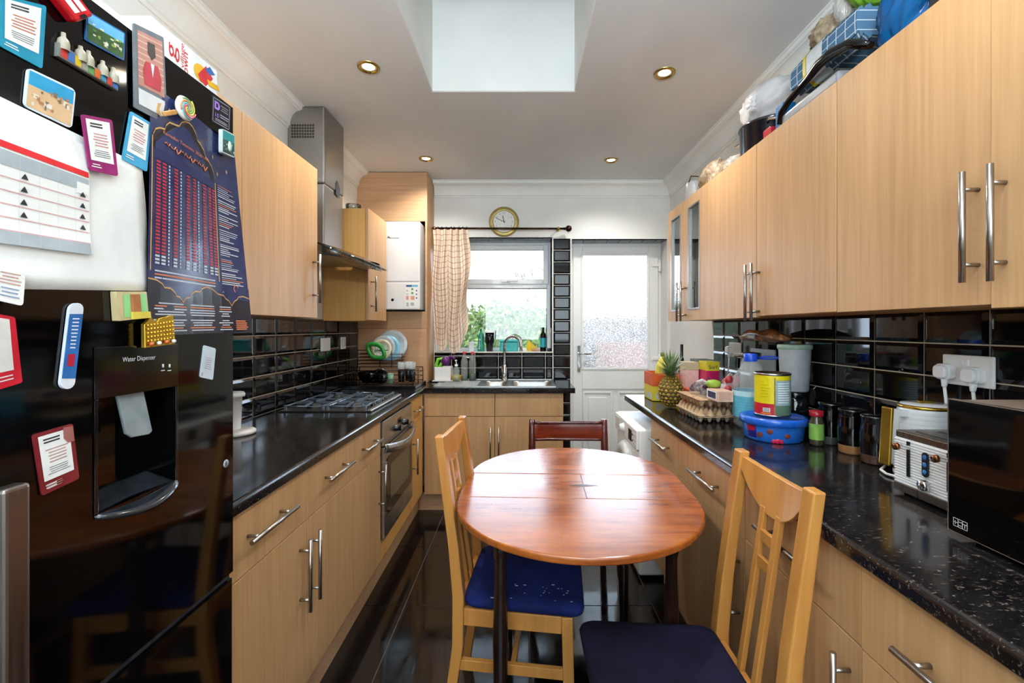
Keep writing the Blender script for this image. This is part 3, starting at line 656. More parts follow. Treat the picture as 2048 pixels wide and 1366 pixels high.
# oven
r = thing('built_in_oven', (-.98, 2.62, .26), 'stainless steel built-in oven under the gas hob', 'oven')
O0, O1 = 2.325, 2.917
m = MB(); m.box(-1.28, XLF-.003, O0, O1, .258, .868); m.build('body', DARKSTEEL, r)
m = MB(); m.box(XLF-.002, XLF+.014, O0, O1, .735, .866); f = m.build('control_panel', STEELX, r, bevel=.003)
m = MB(); m.box(XLF+.0142, XLF+.0155, 2.585, 2.66, .80, .828); m.build('clock_display', BLACKG, f)
for y in (2.54, 2.705):
    m = MB(); m.lathe((XLF+.014, y, .785), [(.0001, .026), (.013, .026), (.017, .012), (.019, 0)], 20, axis='x'); m.box(XLF+.035, XLF+.045, y-.003, y+.003, .77, .80); m.build('knob', BLACK, f)
m = MB()
frx = XLF+.006
m.box(XLF-.002, frx+.010, O0, O1, .66, .728, 0); m.box(XLF-.002, frx+.010, O0, O1, .262, .40, 0); m.box(XLF-.002, frx+.010, O0, O0+.04, .40, .66, 0); m.box(XLF-.002, frx+.010, O1-.04, O1, .40, .66, 0)
d = m.build('oven_door', STEELX, r, bevel=.002)
m = MB(); ol = [(y, z) for y, z in rrect(.53, .3, .05, 5)]
m.prism([(frx+.009, 2.62+y, .52+z) for y, z in ol], (.004, 0, 0)); m.build('door_glass', BLACKG, d)
m = MB(); ol = rrect(.40, .19, .02, 4); m.prism([(frx+.013, 2.62+y, .525+z) for y, z in ol], (.001, 0, 0)); m.build('inner_window', P('3d4a44', .08, coat=.3), d)
m = MB()  # broad bowed handle strip
def hs(u, v):
    y = O0+(O1-O0)*u; b = .014+.05*math.sin(PI*u)**.8; zt_ = .726-.03*math.sin(PI*u); return Vector((frx+b+(.006 if .2 < v < .8 else 0), y, zt_-.045*(v-.5)))
m.grid(hs, 24, 5); m.build('handle', STEELX, d, solid=.006)
# gas hob
r = thing('gas_hob', (-1.0, 2.62, .9105), 'stainless gas hob with four burners and grey pan supports', 'hob')
m = MB(); m.box(-1.255, -.775, 2.335, 2.905, .9105, .9165); f = m.build('plate', DARKSTEEL, r, bevel=.004)
m = MB(); m.box(-.80, -.772, 2.332, 2.908, .912, .924); m.build('front_edge', STEELX, f, bevel=.006, seg=4)
GREYI = P('8593a2', .3, .6)
for i, (x, y, rr) in enumerate(((-1.13, 2.47, .035), (-1.13, 2.76, .045), (-.91, 2.47, .045), (-.91, 2.73, .03))):
    m = MB(); m.lathe((x, y, .9165), [(rr*1.25, 0), (rr*1.25, .006), (rr, .010), (rr, .018), (rr*.9, .022), (.0001, .023)], 24); b = m.build('burner', P('1c1b1b', .4), r)
for x in (-1.13, -.91):
    m = MB(); x0, x1, y0, y1 = x-.10, x+.095, 2.36, 2.865; z = .936
    m.tube([(x0, y0, z), (x1, y0, z), (x1, y1, z), (x0, y1, z)], .004, 6, closed=True)
    m.bar((x0, 2.612, z), (x1, 2.612, z), .008, .008)
    for yc in (2.47, 2.74):
        for dx, dy in ((1, 0), (-1, 0), (0, 1), (0, -1)):
            ex = x+dx*(.095 if dx > 0 else .1) if dx else x; ey = yc+dy*(.11 if dy*(yc-2.61) > 0 else .13)
            m.bar((ex, ey, z), (x+dx*.022, yc+dy*.022, z+.007), .007, .012)
    for xx in (x0, x1):
        for yy in (y0, y1, 2.61): m.box(xx-.006, xx+.006, yy-.006, yy+.006, .916, z+.006)
    m.build('pan_support', GREYI, r)
for i in range(4):
    m = MB(); m.lathe((-.82, 2.50+i*.07, .9165), [(.0001, .022), (.013, .022), (.016, 0)], 16); m.build('knob', BLACK, r)
# cooker hood
r = thing('cooker_hood', (-1.2, 2.62, 1.70), 'chimney cooker hood with steel duct to the ceiling and curved glass canopy', 'cooker hood')
m = MB(); m.box(XL+.001, -1.105, 2.535, 2.80, 1.775, 2.15); m.build('lower_duct', HOODG, r, bevel=.008, seg=3)
m = MB(); m.box(XL+.001, -1.10, 2.53, 2.805, 2.15, CZ-.002); f = m.build('upper_duct', HOODG, r, bevel=.010, seg=3)
m = MB()
for i in range(9):
    for k in range(5): m.box(-1.285+i*.0145, -1.275+i*.0145, 2.5285, 2.5302, 2.40+k*.016, 2.411+k*.016)
m.build('vent_grille', P('2a1d0c', .6), f)
m = MB(); m.box(-1.19, -1.155, 2.528, 2.5303, 2.18, 2.24); m.add([(-1.0985, 2.68, 2.13), (-1.0985, 2.73, 2.12), (-1.0985, 2.74, 2.18), (-1.0985, 2.70, 2.22), (-1.0985, 2.675, 2.19)], [(0, 1, 2, 3, 4)])
m.build('tape_patch', P('55565a', .7), f)
m = MB(); m.box(XL+.001, -1.02, 2.31, 2.93, 1.735, 1.768)
def fr_(u, v):
    t = u; x = -1.02+.17*math.sin(PI*.5*v); 
    return Vector((-1.02+(.20*v), 2.31+.62*t, 1.768-.075*v*v-.0*t))
m.add([(-1.02, 2.31, 1.735), (-1.02, 2.93, 1.735)]+[(-1.02+.19*math.sin(PI*k/12), 2.31+.62*k/12, 1.715) for k in range(13)], [tuple([0]+list(range(2, 15))+[1])])
m.build('body', STEELX, r)
m = MB(); m.grid(lambda u, v: Vector((-1.02+(.02+.17*math.sin(PI*u)**.6)*1.0, 2.31+.62*u, 1.768-(.01+.055*math.sin(PI*u)**.8)-.03*v)), 20, 2); m.build('front_lip', STEEL, r, solid=.003)
def gl_(u, v):
    y = 2.27+.70*u; ed = .10+.19*math.sin(PI*u)**.55
    x = -1.09+ed*v; return Vector((x, y, 1.782-.10*(v**2)*(.3+.7*math.sin(PI*u)**.5)))
m = MB(); m.grid(gl_, 24, 10); m.build('glass_canopy', glass('hood_canopy_glass', 'b9c4c2', 0, .25), r, solid=.005)

# washing machine
r = thing('washing_machine', (.93, 2.69, 0), 'white washing machine under the far end of the right worktop', 'washing machine')
m = MB(); m.box(.62, 1.2, 2.425, 2.985, .02, .80); b = m.build('body', WHITE, r, bevel=.012, seg=3)
m = MB(); m.box(.608, .622, 2.428, 2.982, .69, .795); c = m.build('control_panel', WHITE, r, bevel=.006)
m = MB(); m.lathe((.609, 2.74, .745), [(.0001, -.024), (.020, -.024), (.026, -.004), (.028, 0)], 24, axis='x'); m.build('dial', WHITE, c)
m = MB(); m.box(.604, .6078, 2.535, 2.60, .712, .772); m.build('display', BLACK, c)
m = MB(); m.box(.6055, .6078, 2.84, 2.965, .715, .78); m.build('detergent_drawer', P('e4e4e2', .4), c, bevel=.003)
for i in range(2):
    for k in range(3): m = MB(); m.cyl((.6055, 2.45+i*.04, .712+k*.025), (.608, 2.45+i*.04, .712+k*.025), .006, seg=10); m.build('button', P('c9c9c7', .4), c)
for k in range(2): m = MB(); m.cyl((.6055, 2.515, .722+k*.032), (.608, 2.515, .722+k*.032), .006, seg=10); m.build('button', BLACK, c)
m = MB(); m.lathe((.62, 2.705, .475), [(.12, -.028), (.135, -.036), (.172, -.036), (.194, -.02), (.20, 0)], 40, axis='x'); d = m.build('door', P('dcdcda', .25), r)
m = MB(); m.lathe((.60, 2.705, .475), [(.0001, .03), (.07, .01), (.12, -.006)], 32, axis='x'); m.build('door_glass', P('20242a', .05, coat=.5), d)
for y in (2.47, 2.94):
    m = MB(); m.cyl((.68, y, 0), (.68, y, .022), .02); m.build('foot', BLACK, r)
# ---------------------------------------------------------------- fridge freezer
FX = -.63; FY0, FY1 = .39, .99
r = thing('fridge_freezer', (-.96, .69, 0), 'tall glossy black fridge freezer covered in magnets and papers', 'fridge')
m = MB(); m.box(-1.295, -.70, FY0+.005, FY1-.005, .03, 1.822); m.build('body', BLACKG, r)
ds = onX(190, 690, FX), onX(352, 1030, FX)
hy0, hy1, hz0, hz1 = .672, .826, 1.065, 1.30
m = MB(); x0, x1 = -.695, FX
m.box(x0, x1, FY0, hy0, .812, 1.82); m.box(x0, x1, hy1, FY1, .812, 1.82); m.box(x0, x1, hy0, hy1, hz1, 1.82); m.box(x0, x1, hy0, hy1, .812, hz0); m.box(x0, x0+.012, hy0, hy1, hz0, hz1)
d = m.build('upper_door', BLACKG, r)
m = MB(); m.box(x0, x1, FY0, FY1, .09, .800); d2 = m.build('lower_door', BLACKG, r, bevel=.004)
m = MB(); m.box(-.694, -.636, FY0+.003, FY1-.003, .80, .812); m.build('door_gap_trim', P('2a2e36', .25), r)
m = MB(); m.box(-.69, -.65, FY0, FY1, .03, .085); m.build('kick_plate', BLACKM, r)
# water dispenser set into the upper door
m = MB(); e = .004
m.box(FX, FX+.0025, hy0-e, hy1+e, 1.235, hz1+.012, 0); m.box(FX, FX+.0025, hy0-e, hy0+.002, hz0, 1.235, 0); m.box(FX, FX+.0025, hy1-.002, hy1+e, hz0, 1.235, 0)
dp = m.build('dispenser_panel', P('08080a', .12, coat=.3), d, bevel=.001)
m = MB(); m.text('Water Dispenser', onX(245, 724, FX+.003), (0, 1, 0), (0, 0, 1), .011, width=.064)
for k in range(2): q = onX(326+k*13, 735, FX+.003); m.tube([q+Vector((0, 0, .0)), q+Vector((0, .0, .006))], .0015, 6); m.box(FX+.0026, FX+.003, q.y-.004, q.y+.004, q.z-.006, q.z-.0045)
m.build('dispenser_lettering', P('cfd2d4', .5), d)
m = MB()
q = [onX(u, v, FX-.012) for u, v in ((225, 778), (278, 768), (299, 862), (292, 869), (258, 875), (246, 868))]
m.prism(q, (.006, 0, 0)); m.build('dispenser_paddle', P('8b9497', .25, coat=.4), d, bevel=.002)
m = MB(); q = onX(262, 766, FX-.01); m.box(FX-.03, FX-.002, q.y-.024, q.y+.016, q.z-.003, q.z+.004); m.box(FX-.02, FX-.006, q.y+.004, q.y+.02, q.z+.004, q.z+.022); m.build('spout', CHROME, d, bevel=.002)
def lip(u, v):
    y = hy0-.002+(hy1-hy0+.004)*u; b = .022*math.sin(PI*u)**.6
    return Vector((FX-.06+(.062+b)*v, y, 1.082-.022*v-.014*math.sin(PI*u)*v))
m = MB(); m.grid(lip, 20, 6); m.build('drip_tray', P('23272c', .15, coat=.5), d, solid=.006)
for nm, zt_, zb_, par in (('upper_handle', 1.158, .84, d), ):
    m = MB(); m.box(-.604, -.584, .512, .542, zb_, zt_); m.box(FX, -.60, .516, .538, zt_-.03, zt_-.01); m.box(FX, -.60, .516, .538, zb_+.01, zb_+.03); m.build(nm, m_steel('fridge_handle_steel', '8d827c', .35), par, bevel=.005, seg=3)

# flat things stuck on the fridge door ------------------------------------
class Sheet:
    def __init__(s, px, X, wave=None):
        s.c = [onX(u, v, X) for u, v in px]; s.w = wave
    def pt(s, a, b, off=0):
        tl, tr, br, bl = s.c; p = (tl*(1-a)+tr*a)*(1-b)+(bl*(1-a)+br*a)*b
        return p+Vector((off+(s.w(a, b) if s.w else 0), 0, 0))
    def rect(s, mb, a0, b0, a1, b1, mi, off, n=1, k=1):
        mb.grid(lambda u, v: s.pt(a0+(a1-a0)*u, b0+(b1-b0)*v, off), n, k, mi, smooth=False)
    def poly(s, mb, pts, mi, off): mb.add([s.pt(a, b, off) for a, b in pts], [tuple(range(len(pts)-1, -1, -1))], mi)
    def round(s, mb, th, r=.1, mi=0, ma=1, base=0):
        w_ = (s.c[1]-s.c[0]).length; h_ = (s.c[3]-s.c[0]).length; rr = r*min(w_, h_)
        ol = [(x/w_+.5, .5-y/h_) for x, y in rrect(w_, h_, rr, 4)]; n = len(ol)
        mb.add([s.pt(a, b, base) for a, b in ol]+[s.pt(a, b, base+th) for a, b in ol], [tuple(range(n)), tuple(range(2*n-1, n-1, -1))]+[(i, n+i, n+(i+1) % n, (i+1) % n) for i in range(n)], mi)
    def text(s, mb, body, a, b, wd, ht, mi, off):
        vs, fs, w0 = text_data(body); mb.add([s.pt(a+v.x/w0*wd, b-v.y*ht, off) for v in vs], fs, mi)
    def lines(s, mb, a0, a1, b0, b1, n, mi, off, th=.35, jit=.3):
        for i in range(n):
            y = b0+(b1-b0)*i/n; q = RND.uniform(0, jit)*(a1-a0)/2; s.rect(mb, a0+q, y, a1-q, y+(b1-b0)/n*th, mi, off)
INK = P('2b2b30', .6); RED = P('c4202c', .45); REDP = P('d9848a', .6); GREYP = P('b9bfc3', .6)
def card(name, label, cat, px, edge, inner, X=FX+.0008, th=.002, r=.08, draw=None, extra=(), grp=None):
    s = Sheet(px, X); m = MB(); s.round(m, th, r, 0)
    if draw: draw(s, m, th+.0004)
    return tag(m.build(name, [edge, inner]+list(extra)), label, cat, grp)
def verse(s, m, o):
    s.rect(m, .1, .06, .88, .80, 1, o); s.lines(m, .2, .62, .12, .22, 2, 2, o+.0003, .5, .1); s.lines(m, .22, .8, .30, .56, 5, 3, o+.0003, .35); s.lines(m, .2, .8, .60, .74, 4, 2, o+.0003, .25)
    s.lines(m, .08, .42, .86, .95, 2, 1, o+.0003, .4)
TEALC, PLUM, MAROON = P('1b8aa6', .3), P('8f1e63', .3), P('7a2328', .3)
card('prayer_magnet', 'large teal bordered text magnet at the top left corner of the fridge', 'magnet', [(-4, -12), (90, 12), (82, 138), (-4, 92)], TEALC, PAPER, draw=verse, extra=(INK, P('c0684a', .6)), r=.05)
card('prayer_magnet', 'plum bordered text magnet overlapping the big white calendar', 'magnet', [(160, 228), (222, 240), (234, 353), (176, 340)], PLUM, PAPER, X=FX+.0105, draw=verse, extra=(INK, P('d08a86', .6)), r=.08)
card('prayer_magnet', 'light blue bordered text magnet beside the dark wall timetable', 'magnet', [(259, 222), (300, 246), (292, 344), (242, 318)], P('49a8d0', .3), PAPER, X=FX+.002, draw=verse, extra=(INK, P('d08a86', .6)), r=.08)
def verse2(s, m, o): verse(s, m, o); s.poly(m, [(.72, .02), (.97, .04), (.97, .30), (.8, .30), (.7, .2)], 4, o+.0006); s.lines(m, .08, .6, .85, .96, 3, 3, o+.0005, .3)
card('prayer_magnet', 'maroon bordered text magnet below the blue bookmark magnet', 'magnet', [(62, 870), (143, 847), (156, 957), (81, 992)], MAROON, PAPER, draw=verse2, extra=(INK, P('b98e86', .6), P('a0605a', .5)), r=.06)
card('prayer_magnet', 'bright red bordered magnet cut by the left edge of the picture', 'magnet', [(-40, 622), (27, 634), (42, 765), (-40, 790)], P('c21f30', .3), P('dcd6cf', .5), draw=lambda s, m, o: (s.rect(m, .05, .05, .8, .78, 1, o), s.lines(m, .2, .85, .84, .94, 2, 1, o+.0003)), r=.08)
card('label_sticker', 'small white sticker under the corner of the calendar sheet', 'sticker', [(-30, 530), (48, 545), (43, 612), (-30, 596)], PAPER, PAPER, th=.002, X=FX+.012, r=.1, draw=lambda s, m, o: (s.lines(m, .3, .9, .1, .5, 4, 2, o), s.lines(m, .3, .9, .55, .9, 3, 3, o)), extra=(P('c99a8e', .6), P('8fa0c0', .6)))
def sky_pic(s, m, o):
    s.rect(m, .04, .05, .96, .40, 1, o); s.rect(m, .04, .40, .96, .95, 2, o)
    for k in range(26): a, b = RND.uniform(.08, .86), RND.uniform(.3, .8); s.rect(m, a, b, a+RND.uniform(.03, .1), b+RND.uniform(.03, .12), 3+k % 4, o+.0002+k*.00001)
card('photo_magnet', 'photo magnet of green gardens under a blue sky, near the fridge top', 'magnet', [(170, 20), (248, 66), (246, 122), (168, 80)], P('2a5f93', .15), P('6fb5e0', .2), draw=sky_pic, extra=(P('35562f', .3), P('7d9a3f', .3), P('cfc6a8', .3), P('2f4a2c', .3), P('d8dcc8', .3)), r=.06)
card('photo_magnet', 'photo magnet of a market street with pale sand, above the calendar', 'magnet', [(52, 134), (149, 180), (141, 258), (44, 212)], P('e8eef2', .2), P('2f9cc9', .2), draw=sky_pic, extra=(P('d9b48a', .3), P('7a6a58', .3), P('e6dccc', .3), P('b07a5a', .3), P('c9a070', .3)), r=.12)
def bott(label, grp=None):
    r = thing('city_magnet', onX(165, 130, FX), label, 'magnet'); m = MB(); s = Sheet([(110, 62), (228, 150), (228, 182), (108, 112)], FX)
    m.prism([s.pt(a, b) for a, b in ((0, .45), (1, .45), (1, 1), (0, 1))], (.006, 0, 0)); m.build('base', P('7b7a72', .4), r)
    cs = ['c23a30', '3a6fae', 'd9b52a', '9b9a8c', '5d9a52', 'd96a2a', '3a8fae']
    m = MB()
    for i in range(9):
        a = .03+i*.107; s.rect(m, a, .52, a+.1, .95, i % 7, .0066+.0001*i)
    m.build('letter_blocks', [P(c, .4) for c in cs], r)
    for i, (a, hh) in enumerate(((.05, 1.0), (.32, .9), (.45, .95), (.7, .95), (.9, 1.0))):
        q = s.pt(a+.04, .5, .004); k = .020*hh; m = MB(); m.lathe(q, [(.0065, -.004), (.007, .004), (.006, .010), (.0028, .014), (.0025, k), (.0001, k)], 12); m.build('tower', P('a59b86', .35), r)
bott('raised souvenir magnet of a row of small towers over coloured letter blocks')
r = thing('telephone_box_magnet', onX(128, 25, FX), 'glossy red phone box magnet tilted at the fridge top', 'magnet')
s = Sheet([(84, -14), (132, -14), (168, 32), (132, 46)], FX); m = MB(); m.prism([s.pt(0, 0), s.pt(1, 0), s.pt(1, 1), s.pt(0, 1)], (.016, 0, 0)); m.build('box', P('c41420', .12, coat=.5), r, bevel=.004, seg=3)
m = MB(); s.rect(m, .2, .1, .45, .7, 0, .0165); s.rect(m, .55, .1, .8, .7, 0, .0165); m.build('panes', PAPER, r); m = MB(); s.rect(m, .3, .8, .6, .95, 0, .0168); m.build('badge', BLACK, r)
# picture card sleeve hanging from the top
card('card_sleeve', 'grey plastic sleeve with a small brick wall portrait card, hanging at the fridge top', 'card', [(264, 45), (325, 75), (333, 250), (266, 215)], P('6e7378', .25), P('b98474', .4), X=FX+.004, th=.002, r=.04,
     draw=lambda s, m, o: (s.rect(m, .12, .06, .93, .70, 1, o), [s.rect(m, .12, .1+.07*i, .93, .112+.07*i, 2, o+.0002) for i in range(8)], s.poly(m, [(.25, .50), (.35, .38), (.75, .38), (.85, .52), (.8, .66), (.3, .66)], 3, o+.0004), s.poly(m, [(.42, .14), (.66, .14), (.68, .28), (.55, .34), (.42, .28)], 4, o+.0004), s.poly(m, [(.5, .38), (.62, .38), (.56, .54)], 5, o+.0006), s.rect(m, .12, .74, .93, .93, 5, o+.0002)),
     extra=(P('d8b6a6', .4), P('b8404a', .4), P('4a4340', .4), P('dfe0e0', .4)))
# big white calendar page and the sheet behind it
s = Sheet([(-60, 165), (282, 331), (304, 582), (-60, 577)], FX+.0008, lambda a, b: .001+.001*math.sin(6*b)+.004*max(0, b-.7)); m = MB(); m.grid(lambda u, v: s.pt(u, v), 12, 12)
tag(m.build('paper_sheet', PAPER, solid=.0006), 'plain white sheet of paper behind the calendar page on the fridge', 'paper')
s = Sheet([(-60, 185), (172, 292), (186, 510), (-60, 478)], FX+.007, lambda a, b: .002*math.sin(6*b)); m = MB(); m.grid(lambda u, v: s.pt(u, v), 12, 12, 0)
def rr_(a0, b0, a1, b1, mi, off=.0005): s.rect(m, a0, b0, a1, b1, mi, off, 6, 3)
rr_(0, .245, .99, .295, 1); rr_(0, .31, .99, .42, 2, .0005); rr_(0, .90, .99, 1.0, 2)
rr_(.86, .36, .99, .46, 0, .0008)
for i in range(5): rr_(0, .50+i*.098, .99, .508+i*.098, 3, .0006)
for i in range(6): rr_(.02+i*.165, .31, .022+i*.165, 1.0, 4, .0009)
for i in range(4):
    for a in (.39, .92): s.poly(m, [(a-.03, .485+.098*i), (a+.03, .485+.098*i), (a+.015, .46+.098*i), (a, .44+.098*i), (a-.015, .46+.098*i)], 5, .0012)
tag(m.build('calendar_page', [PAPER, P('d8232a', .5), P('aab2b6', .6), P('dba6a6', .6), P('c9cdd0', .6), INK]), 'white calendar page with a red stripe and grey rows stuck on the fridge', 'calendar')
# dark blue prayer timetable poster
pw = lambda a, b: .003+.004*math.sin(5*a+2*b)+.010*max(0, a-.7)*b
s = Sheet([(297, 168), (469, 296), (497, 664), (283, 672)], FX+.001, pw); m = MB(); m.grid(lambda u, v: s.pt(u, v), 16, 20, 0)
mats = [P('26305a', .22, coat=.3), P('1c1a26', .22, coat=.3), P('c89a58', .4), P('b32a3c', .4), P('c8ccd6', .4), P('d4784a', .4), P('222a58', .3), PAPER]
def band(pts, w_, mi, off):
    for (a, b), (c, d_) in zip(pts, pts[1:]): s.poly(m, [(a, b), (c, d_), (c, d_+w_), (a, b+w_)], mi, off)
arch = [(.02, .22), (.022, .19), (.04, .165), (.08, .15), (.12, .145), (.13, .125), (.16, .105), (.21, .10), (.25, .095), (.28, .07), (.32, .055), (.36, .05), (.40, .055), (.44, .075), (.46, .10), (.50, .11), (.54, .125), (.56, .15), (.60, .16), (.64, .175), (.67, .20), (.68, .23), (.68, .26)]
s.poly(m, arch+[(.68, .28), (.02, .28)], 1, .0006); band(arch, .007, 2, .001)
s.rect(m, .02, .245, .68, .285, 6, .0009, 4)
s.rect(m, .012, .2, .02, .74, 2, .001, 1, 6); s.rect(m, .68, .25, .69, .74, 2, .001, 1, 6)
s.text(m, 'Ramadan Timetable 2026/1447', .10, .17, .50, .020, 5, .0012)
# arabic line drawn as flowing strokes
for i in range(9):
    a = .12+i*.052; m.tube([s.pt(a, .205, .0012), s.pt(a+.012, .20+.012*(i % 3), .0012), s.pt(a+.03, .212, .0012), s.pt(a+.045, .198, .0012)], .0011, 4, 5); 
cols = [.05, .10, .155, .205, .265, .33, .40, .46, .52, .59, .64]
for ci, a in enumerate(cols):
    wd = .035 if ci not in (2, 4, 7) else .012
    for k in range(30):
        b = .29+k*.0142; mi = 4 if (ci in (2, 4, 7)) or k > 26 else 3
        s.rect(m, a, b, a+wd, b+.0085, mi, .001)
for k in range(3): s.rect(m, .05, .735+k*.014, .64, .741+k*.014, 4 if k != 1 else 5, .001, 6)
s.rect(m, 0, .78, 1, 1, 1, .0007, 10, 4)
sc2 = [(0, .77), (.06, .772), (.11, .785), (.13, .80), (.18, .80), (.22, .815), (.235, .83), (.27, .835), (.30, .855), (.33, .835), (.365, .83), (.38, .815), (.42, .80), (.47, .80), (.49, .785), (.54, .772), (.58, .775), (.62, .785), (.66, .80), (.72, .805), (.74, .82), (.77, .83), (.80, .855), (.83, .83), (.86, .82), (.88, .805), (.93, .80), (1, .81)]
for (a, b), (c, d_) in zip(sc2, sc2[1:]): s.poly(m, [(a, .76), (c, .76), (c, d_), (a, b)], 0, .0009)
s.poly(m, [(.70, .76), (1, .76), (1, .83), (.86, .82), (.80, .85), (.74, .82)], 0, .00095); band(sc2, .006, 2, .0012)
for k in range(52):
    b = .25+k*.0105
    if k % 7 == 6: continue
    s.rect(m, .715, b+RND.uniform(0, .003), .80+RND.uniform(.0, .15), b+.0055, 4 if k % 9 else 5, .001)
for a0, a1 in ((.05, .34), (.37, .62), (.66, .8)):
    for k in range(11):
        if k == 5: continue
        q = RND.uniform(0, .04); s.rect(m, a0+q, .865+k*.0115, a1-q, .870+k*.0115, 5 if k % 4 == 1 else 4, .001)
for k in range(5): s.rect(m, .83, .935+k*.011, .96-RND.uniform(0, .03), .941+k*.011, 5, .001)
for c0 in ((.80, .33), (.12, .09), (.60, .25)): pass
s.poly(m, [(.05, .06), (.09, .05), (.07, .08), (.09, .11), (.05, .10), (.03, .08)], 2, .001)
for a, b in ((.16, .06), (.72, .20), (.85, .16), (.66, .13)): s.poly(m, [(a, b-.012), (a+.01, b), (a, b+.012), (a-.01, b)], 2, .001)
m.lathe(s.pt(.86, .765, .0012), [(.006, 0), (.0085, 0)], 20, 5, axis='x')
tag(m.build('timetable_poster', mats), 'dark blue and gold prayer timetable poster hanging on the far edge of the fridge', 'poster')
# lollipop magnet, warranty plate and other small magnets
r = thing('lollipop_magnet', onX(368, 216, FX+.012), 'swirled rainbow lollipop magnet on the timetable poster', 'magnet')
c = onX(369, 217, FX+.018); m = MB(); m.lathe(c, [(.0001, .006), (.016, .006), (.020, .003), (.0215, 0), (.018, -.004)], 32, 0, axis='x'); b_ = m.build('candy', P('f0ece0', .25), r)
m = MB()
for i, cc in enumerate(range(5)):
    pts = [c+Vector((.0068, math.cos(t+i*1.257)*.0034*(t+.6), math.sin(t+i*1.257)*.0034*(t+.6))) for t in [k*.35 for k in range(15)]]; m.tube(pts, .0012, 5, i)
m.build('swirl', [P(x, .3) for x in ('5ac0c8', 'e0566a', 'e8c83a', '7cc06a', 'e88a4a')], b_)
m = MB(); q = onX(326, 228, FX+.016); m.bar(q, onX(352, 224, FX+.016), .004, .008); m.build('stick', P('c8904a', .5), r, bevel=.0015)
r = thing('warranty_plate', onX(440, 230, FX), 'black plate with purple symbol and ten year wording on the fridge corner', 'sticker')
s = Sheet([(424, 189), (461, 214), (459, 264), (422, 243)], FX+.0003); m = MB(); s.round(m, .0008, .03); s.rect(m, .05, .05, .95, .08, 1, .001); s.rect(m, .05, .92, .95, .95, 1, .001); s.rect(m, .05, .05, .08, .95, 1, .001); s.rect(m, .92, .05, .95, .95, 1, .001)
s.rect(m, .12, .15, .2, .45, 2, .0012); s.poly(m, [(.2, .15), (.32, .15), (.4, .25), (.4, .36), (.32, .45), (.2, .45), (.2, .38), (.3, .36), (.3, .24), (.2, .22)], 2, .0012)
s.text(m, '10', .12, .72, .25, .2, 2, .0012); s.lines(m, .45, .85, .2, .45, 3, 1, .0012); s.lines(m, .42, .9, .55, .72, 2, 3, .0012); s.lines(m, .12, .9, .78, .9, 2, 3, .0012)
m.build('face', [P('101014', .3), P('8a8a94', .4), P('9a72c8', .4), P('b9b4c8', .4)], r)
r = thing('globe_magnet', onX(452, 285, FX+.01), 'small teal souvenir magnet with a raised rim below the black plate', 'magnet')
s = Sheet([(437, 257), (462, 270), (462, 316), (437, 305)], FX+.008); m = MB(); s.round(m, .008, .1, 0); sky_pic(s, m, .0084); m.build('plate', [P('cfd6d0', .25), P('2a8f8f', .3), P('274a48', .3), P('d8dcc8', .3), P('1f6f70', .3), P('8a8a7a', .3), P('2fb0a8', .3)], r)
m = MB(); q = onX(459, 293, FX+.016); m.sphere(q, (.004, .006, .011), 14, 10); m.build('dome', P('b9c4b4', .2), r)
r = thing('carved_magnet', onX(252, 610, FX), 'green carved doorway magnet under the calendar page', 'magnet')
s = Sheet([(220, 583), (281, 583), (286, 636), (224, 642)], FX+.001); m = MB(); s.round(m, .010, .03); s.rect(m, .18, .1, .40, .9, 1, .0106); s.rect(m, .70, .1, .95, .9, 1, .0106); m.build('block', [P('cdb98a', .4), P('8fcf8a', .4)], r)
m = MB(); m.prism([s.pt(a, b, .010) for a, b in ((.42, .1), (.68, .1), (.68, .95), (.42, .95))], (.004, 0, 0)); m.build('door_figure', P('a8683a', .5), r)
m = MB(); m.prism([s.pt(a, b, .012) for a, b in ((.36, .72), (.95, .75), (.95, .98), (.36, .98))], (.004, 0, 0)); m.build('step', P('d8c04a', .4), r)
r = thing('gold_magnet', onX(311, 665, FX+.006), 'gold filigree souvenir magnet above the water dispenser', 'magnet')
s = Sheet([(281, 640), (340, 631), (343, 688), (282, 696)], FX+.006); m = MB()
m.prism([s.pt(a, b) for a, b in ((0, .15), (.12, .05), (.2, -.1), (.28, .05), (.42, .15), (.48, .02), (.98, -.02), (1, 1), (0, 1))], (.007, 0, 0))
for i in range(9):
    for k in range(5): m.sphere(s.pt(.06+i*.105, .2+k*.14, .009), .0022, 8, 5)
m.build('filigree', P('d2a83a', .22, .8), r, bevel=.001)
m = MB()
for i in range(4): m.sphere(s.pt(.12+i*.25, .88, .011), .0036, 10, 6, i % 2)
m.build('beads', [P('c85a2a', .3), P('e8e0d0', .3)], r)
r = thing('bookmark_magnet', onX(138, 692, FX), 'long blue rounded bookmark magnet with a red patch', 'magnet')
s = Sheet([(135, 606), (163, 606), (143, 778), (114, 778)], FX+.001); m = MB(); s.round(m, .004, .48, 0); s.rect(m, .02, .13, .98, .88, 1, .0044); s.rect(m, .25, .60, .75, .74, 2, .0048); s.lines(m, .25, .75, .18, .56, 9, 0, .0048, .35, .3); m.build('strip', [P('e6eaf0', .25), P('2f68a8', .25), P('b0203c', .3)], r)
card('price_label', 'small white sticker on the far side of the fridge door', 'sticker', [(406, 690), (431, 697), (425, 760), (398, 754)], P('c8d4dc', .3), PAPER, th=.001, X=FX+.0004, r=.1, draw=lambda s, m, o: (s.lines(m, .25, .8, .35, .75, 6, 2, o), s.rect(m, .1, .85, .2, .95, 2, o)), extra=(P('b0a0a8', .5),))
m = MB(); m.lathe(onX(452, 927, FX), [(.0001, .0015), (.0075, .0015), (.0085, 0)], 24, axis='x'); q = onX(452, 927, FX+.002); m.add([q+Vector((0, a, b)) for a, b in ((-.004, -.005), (.003, -.001), (.001, .006))], [(0, 1, 2)], 1)
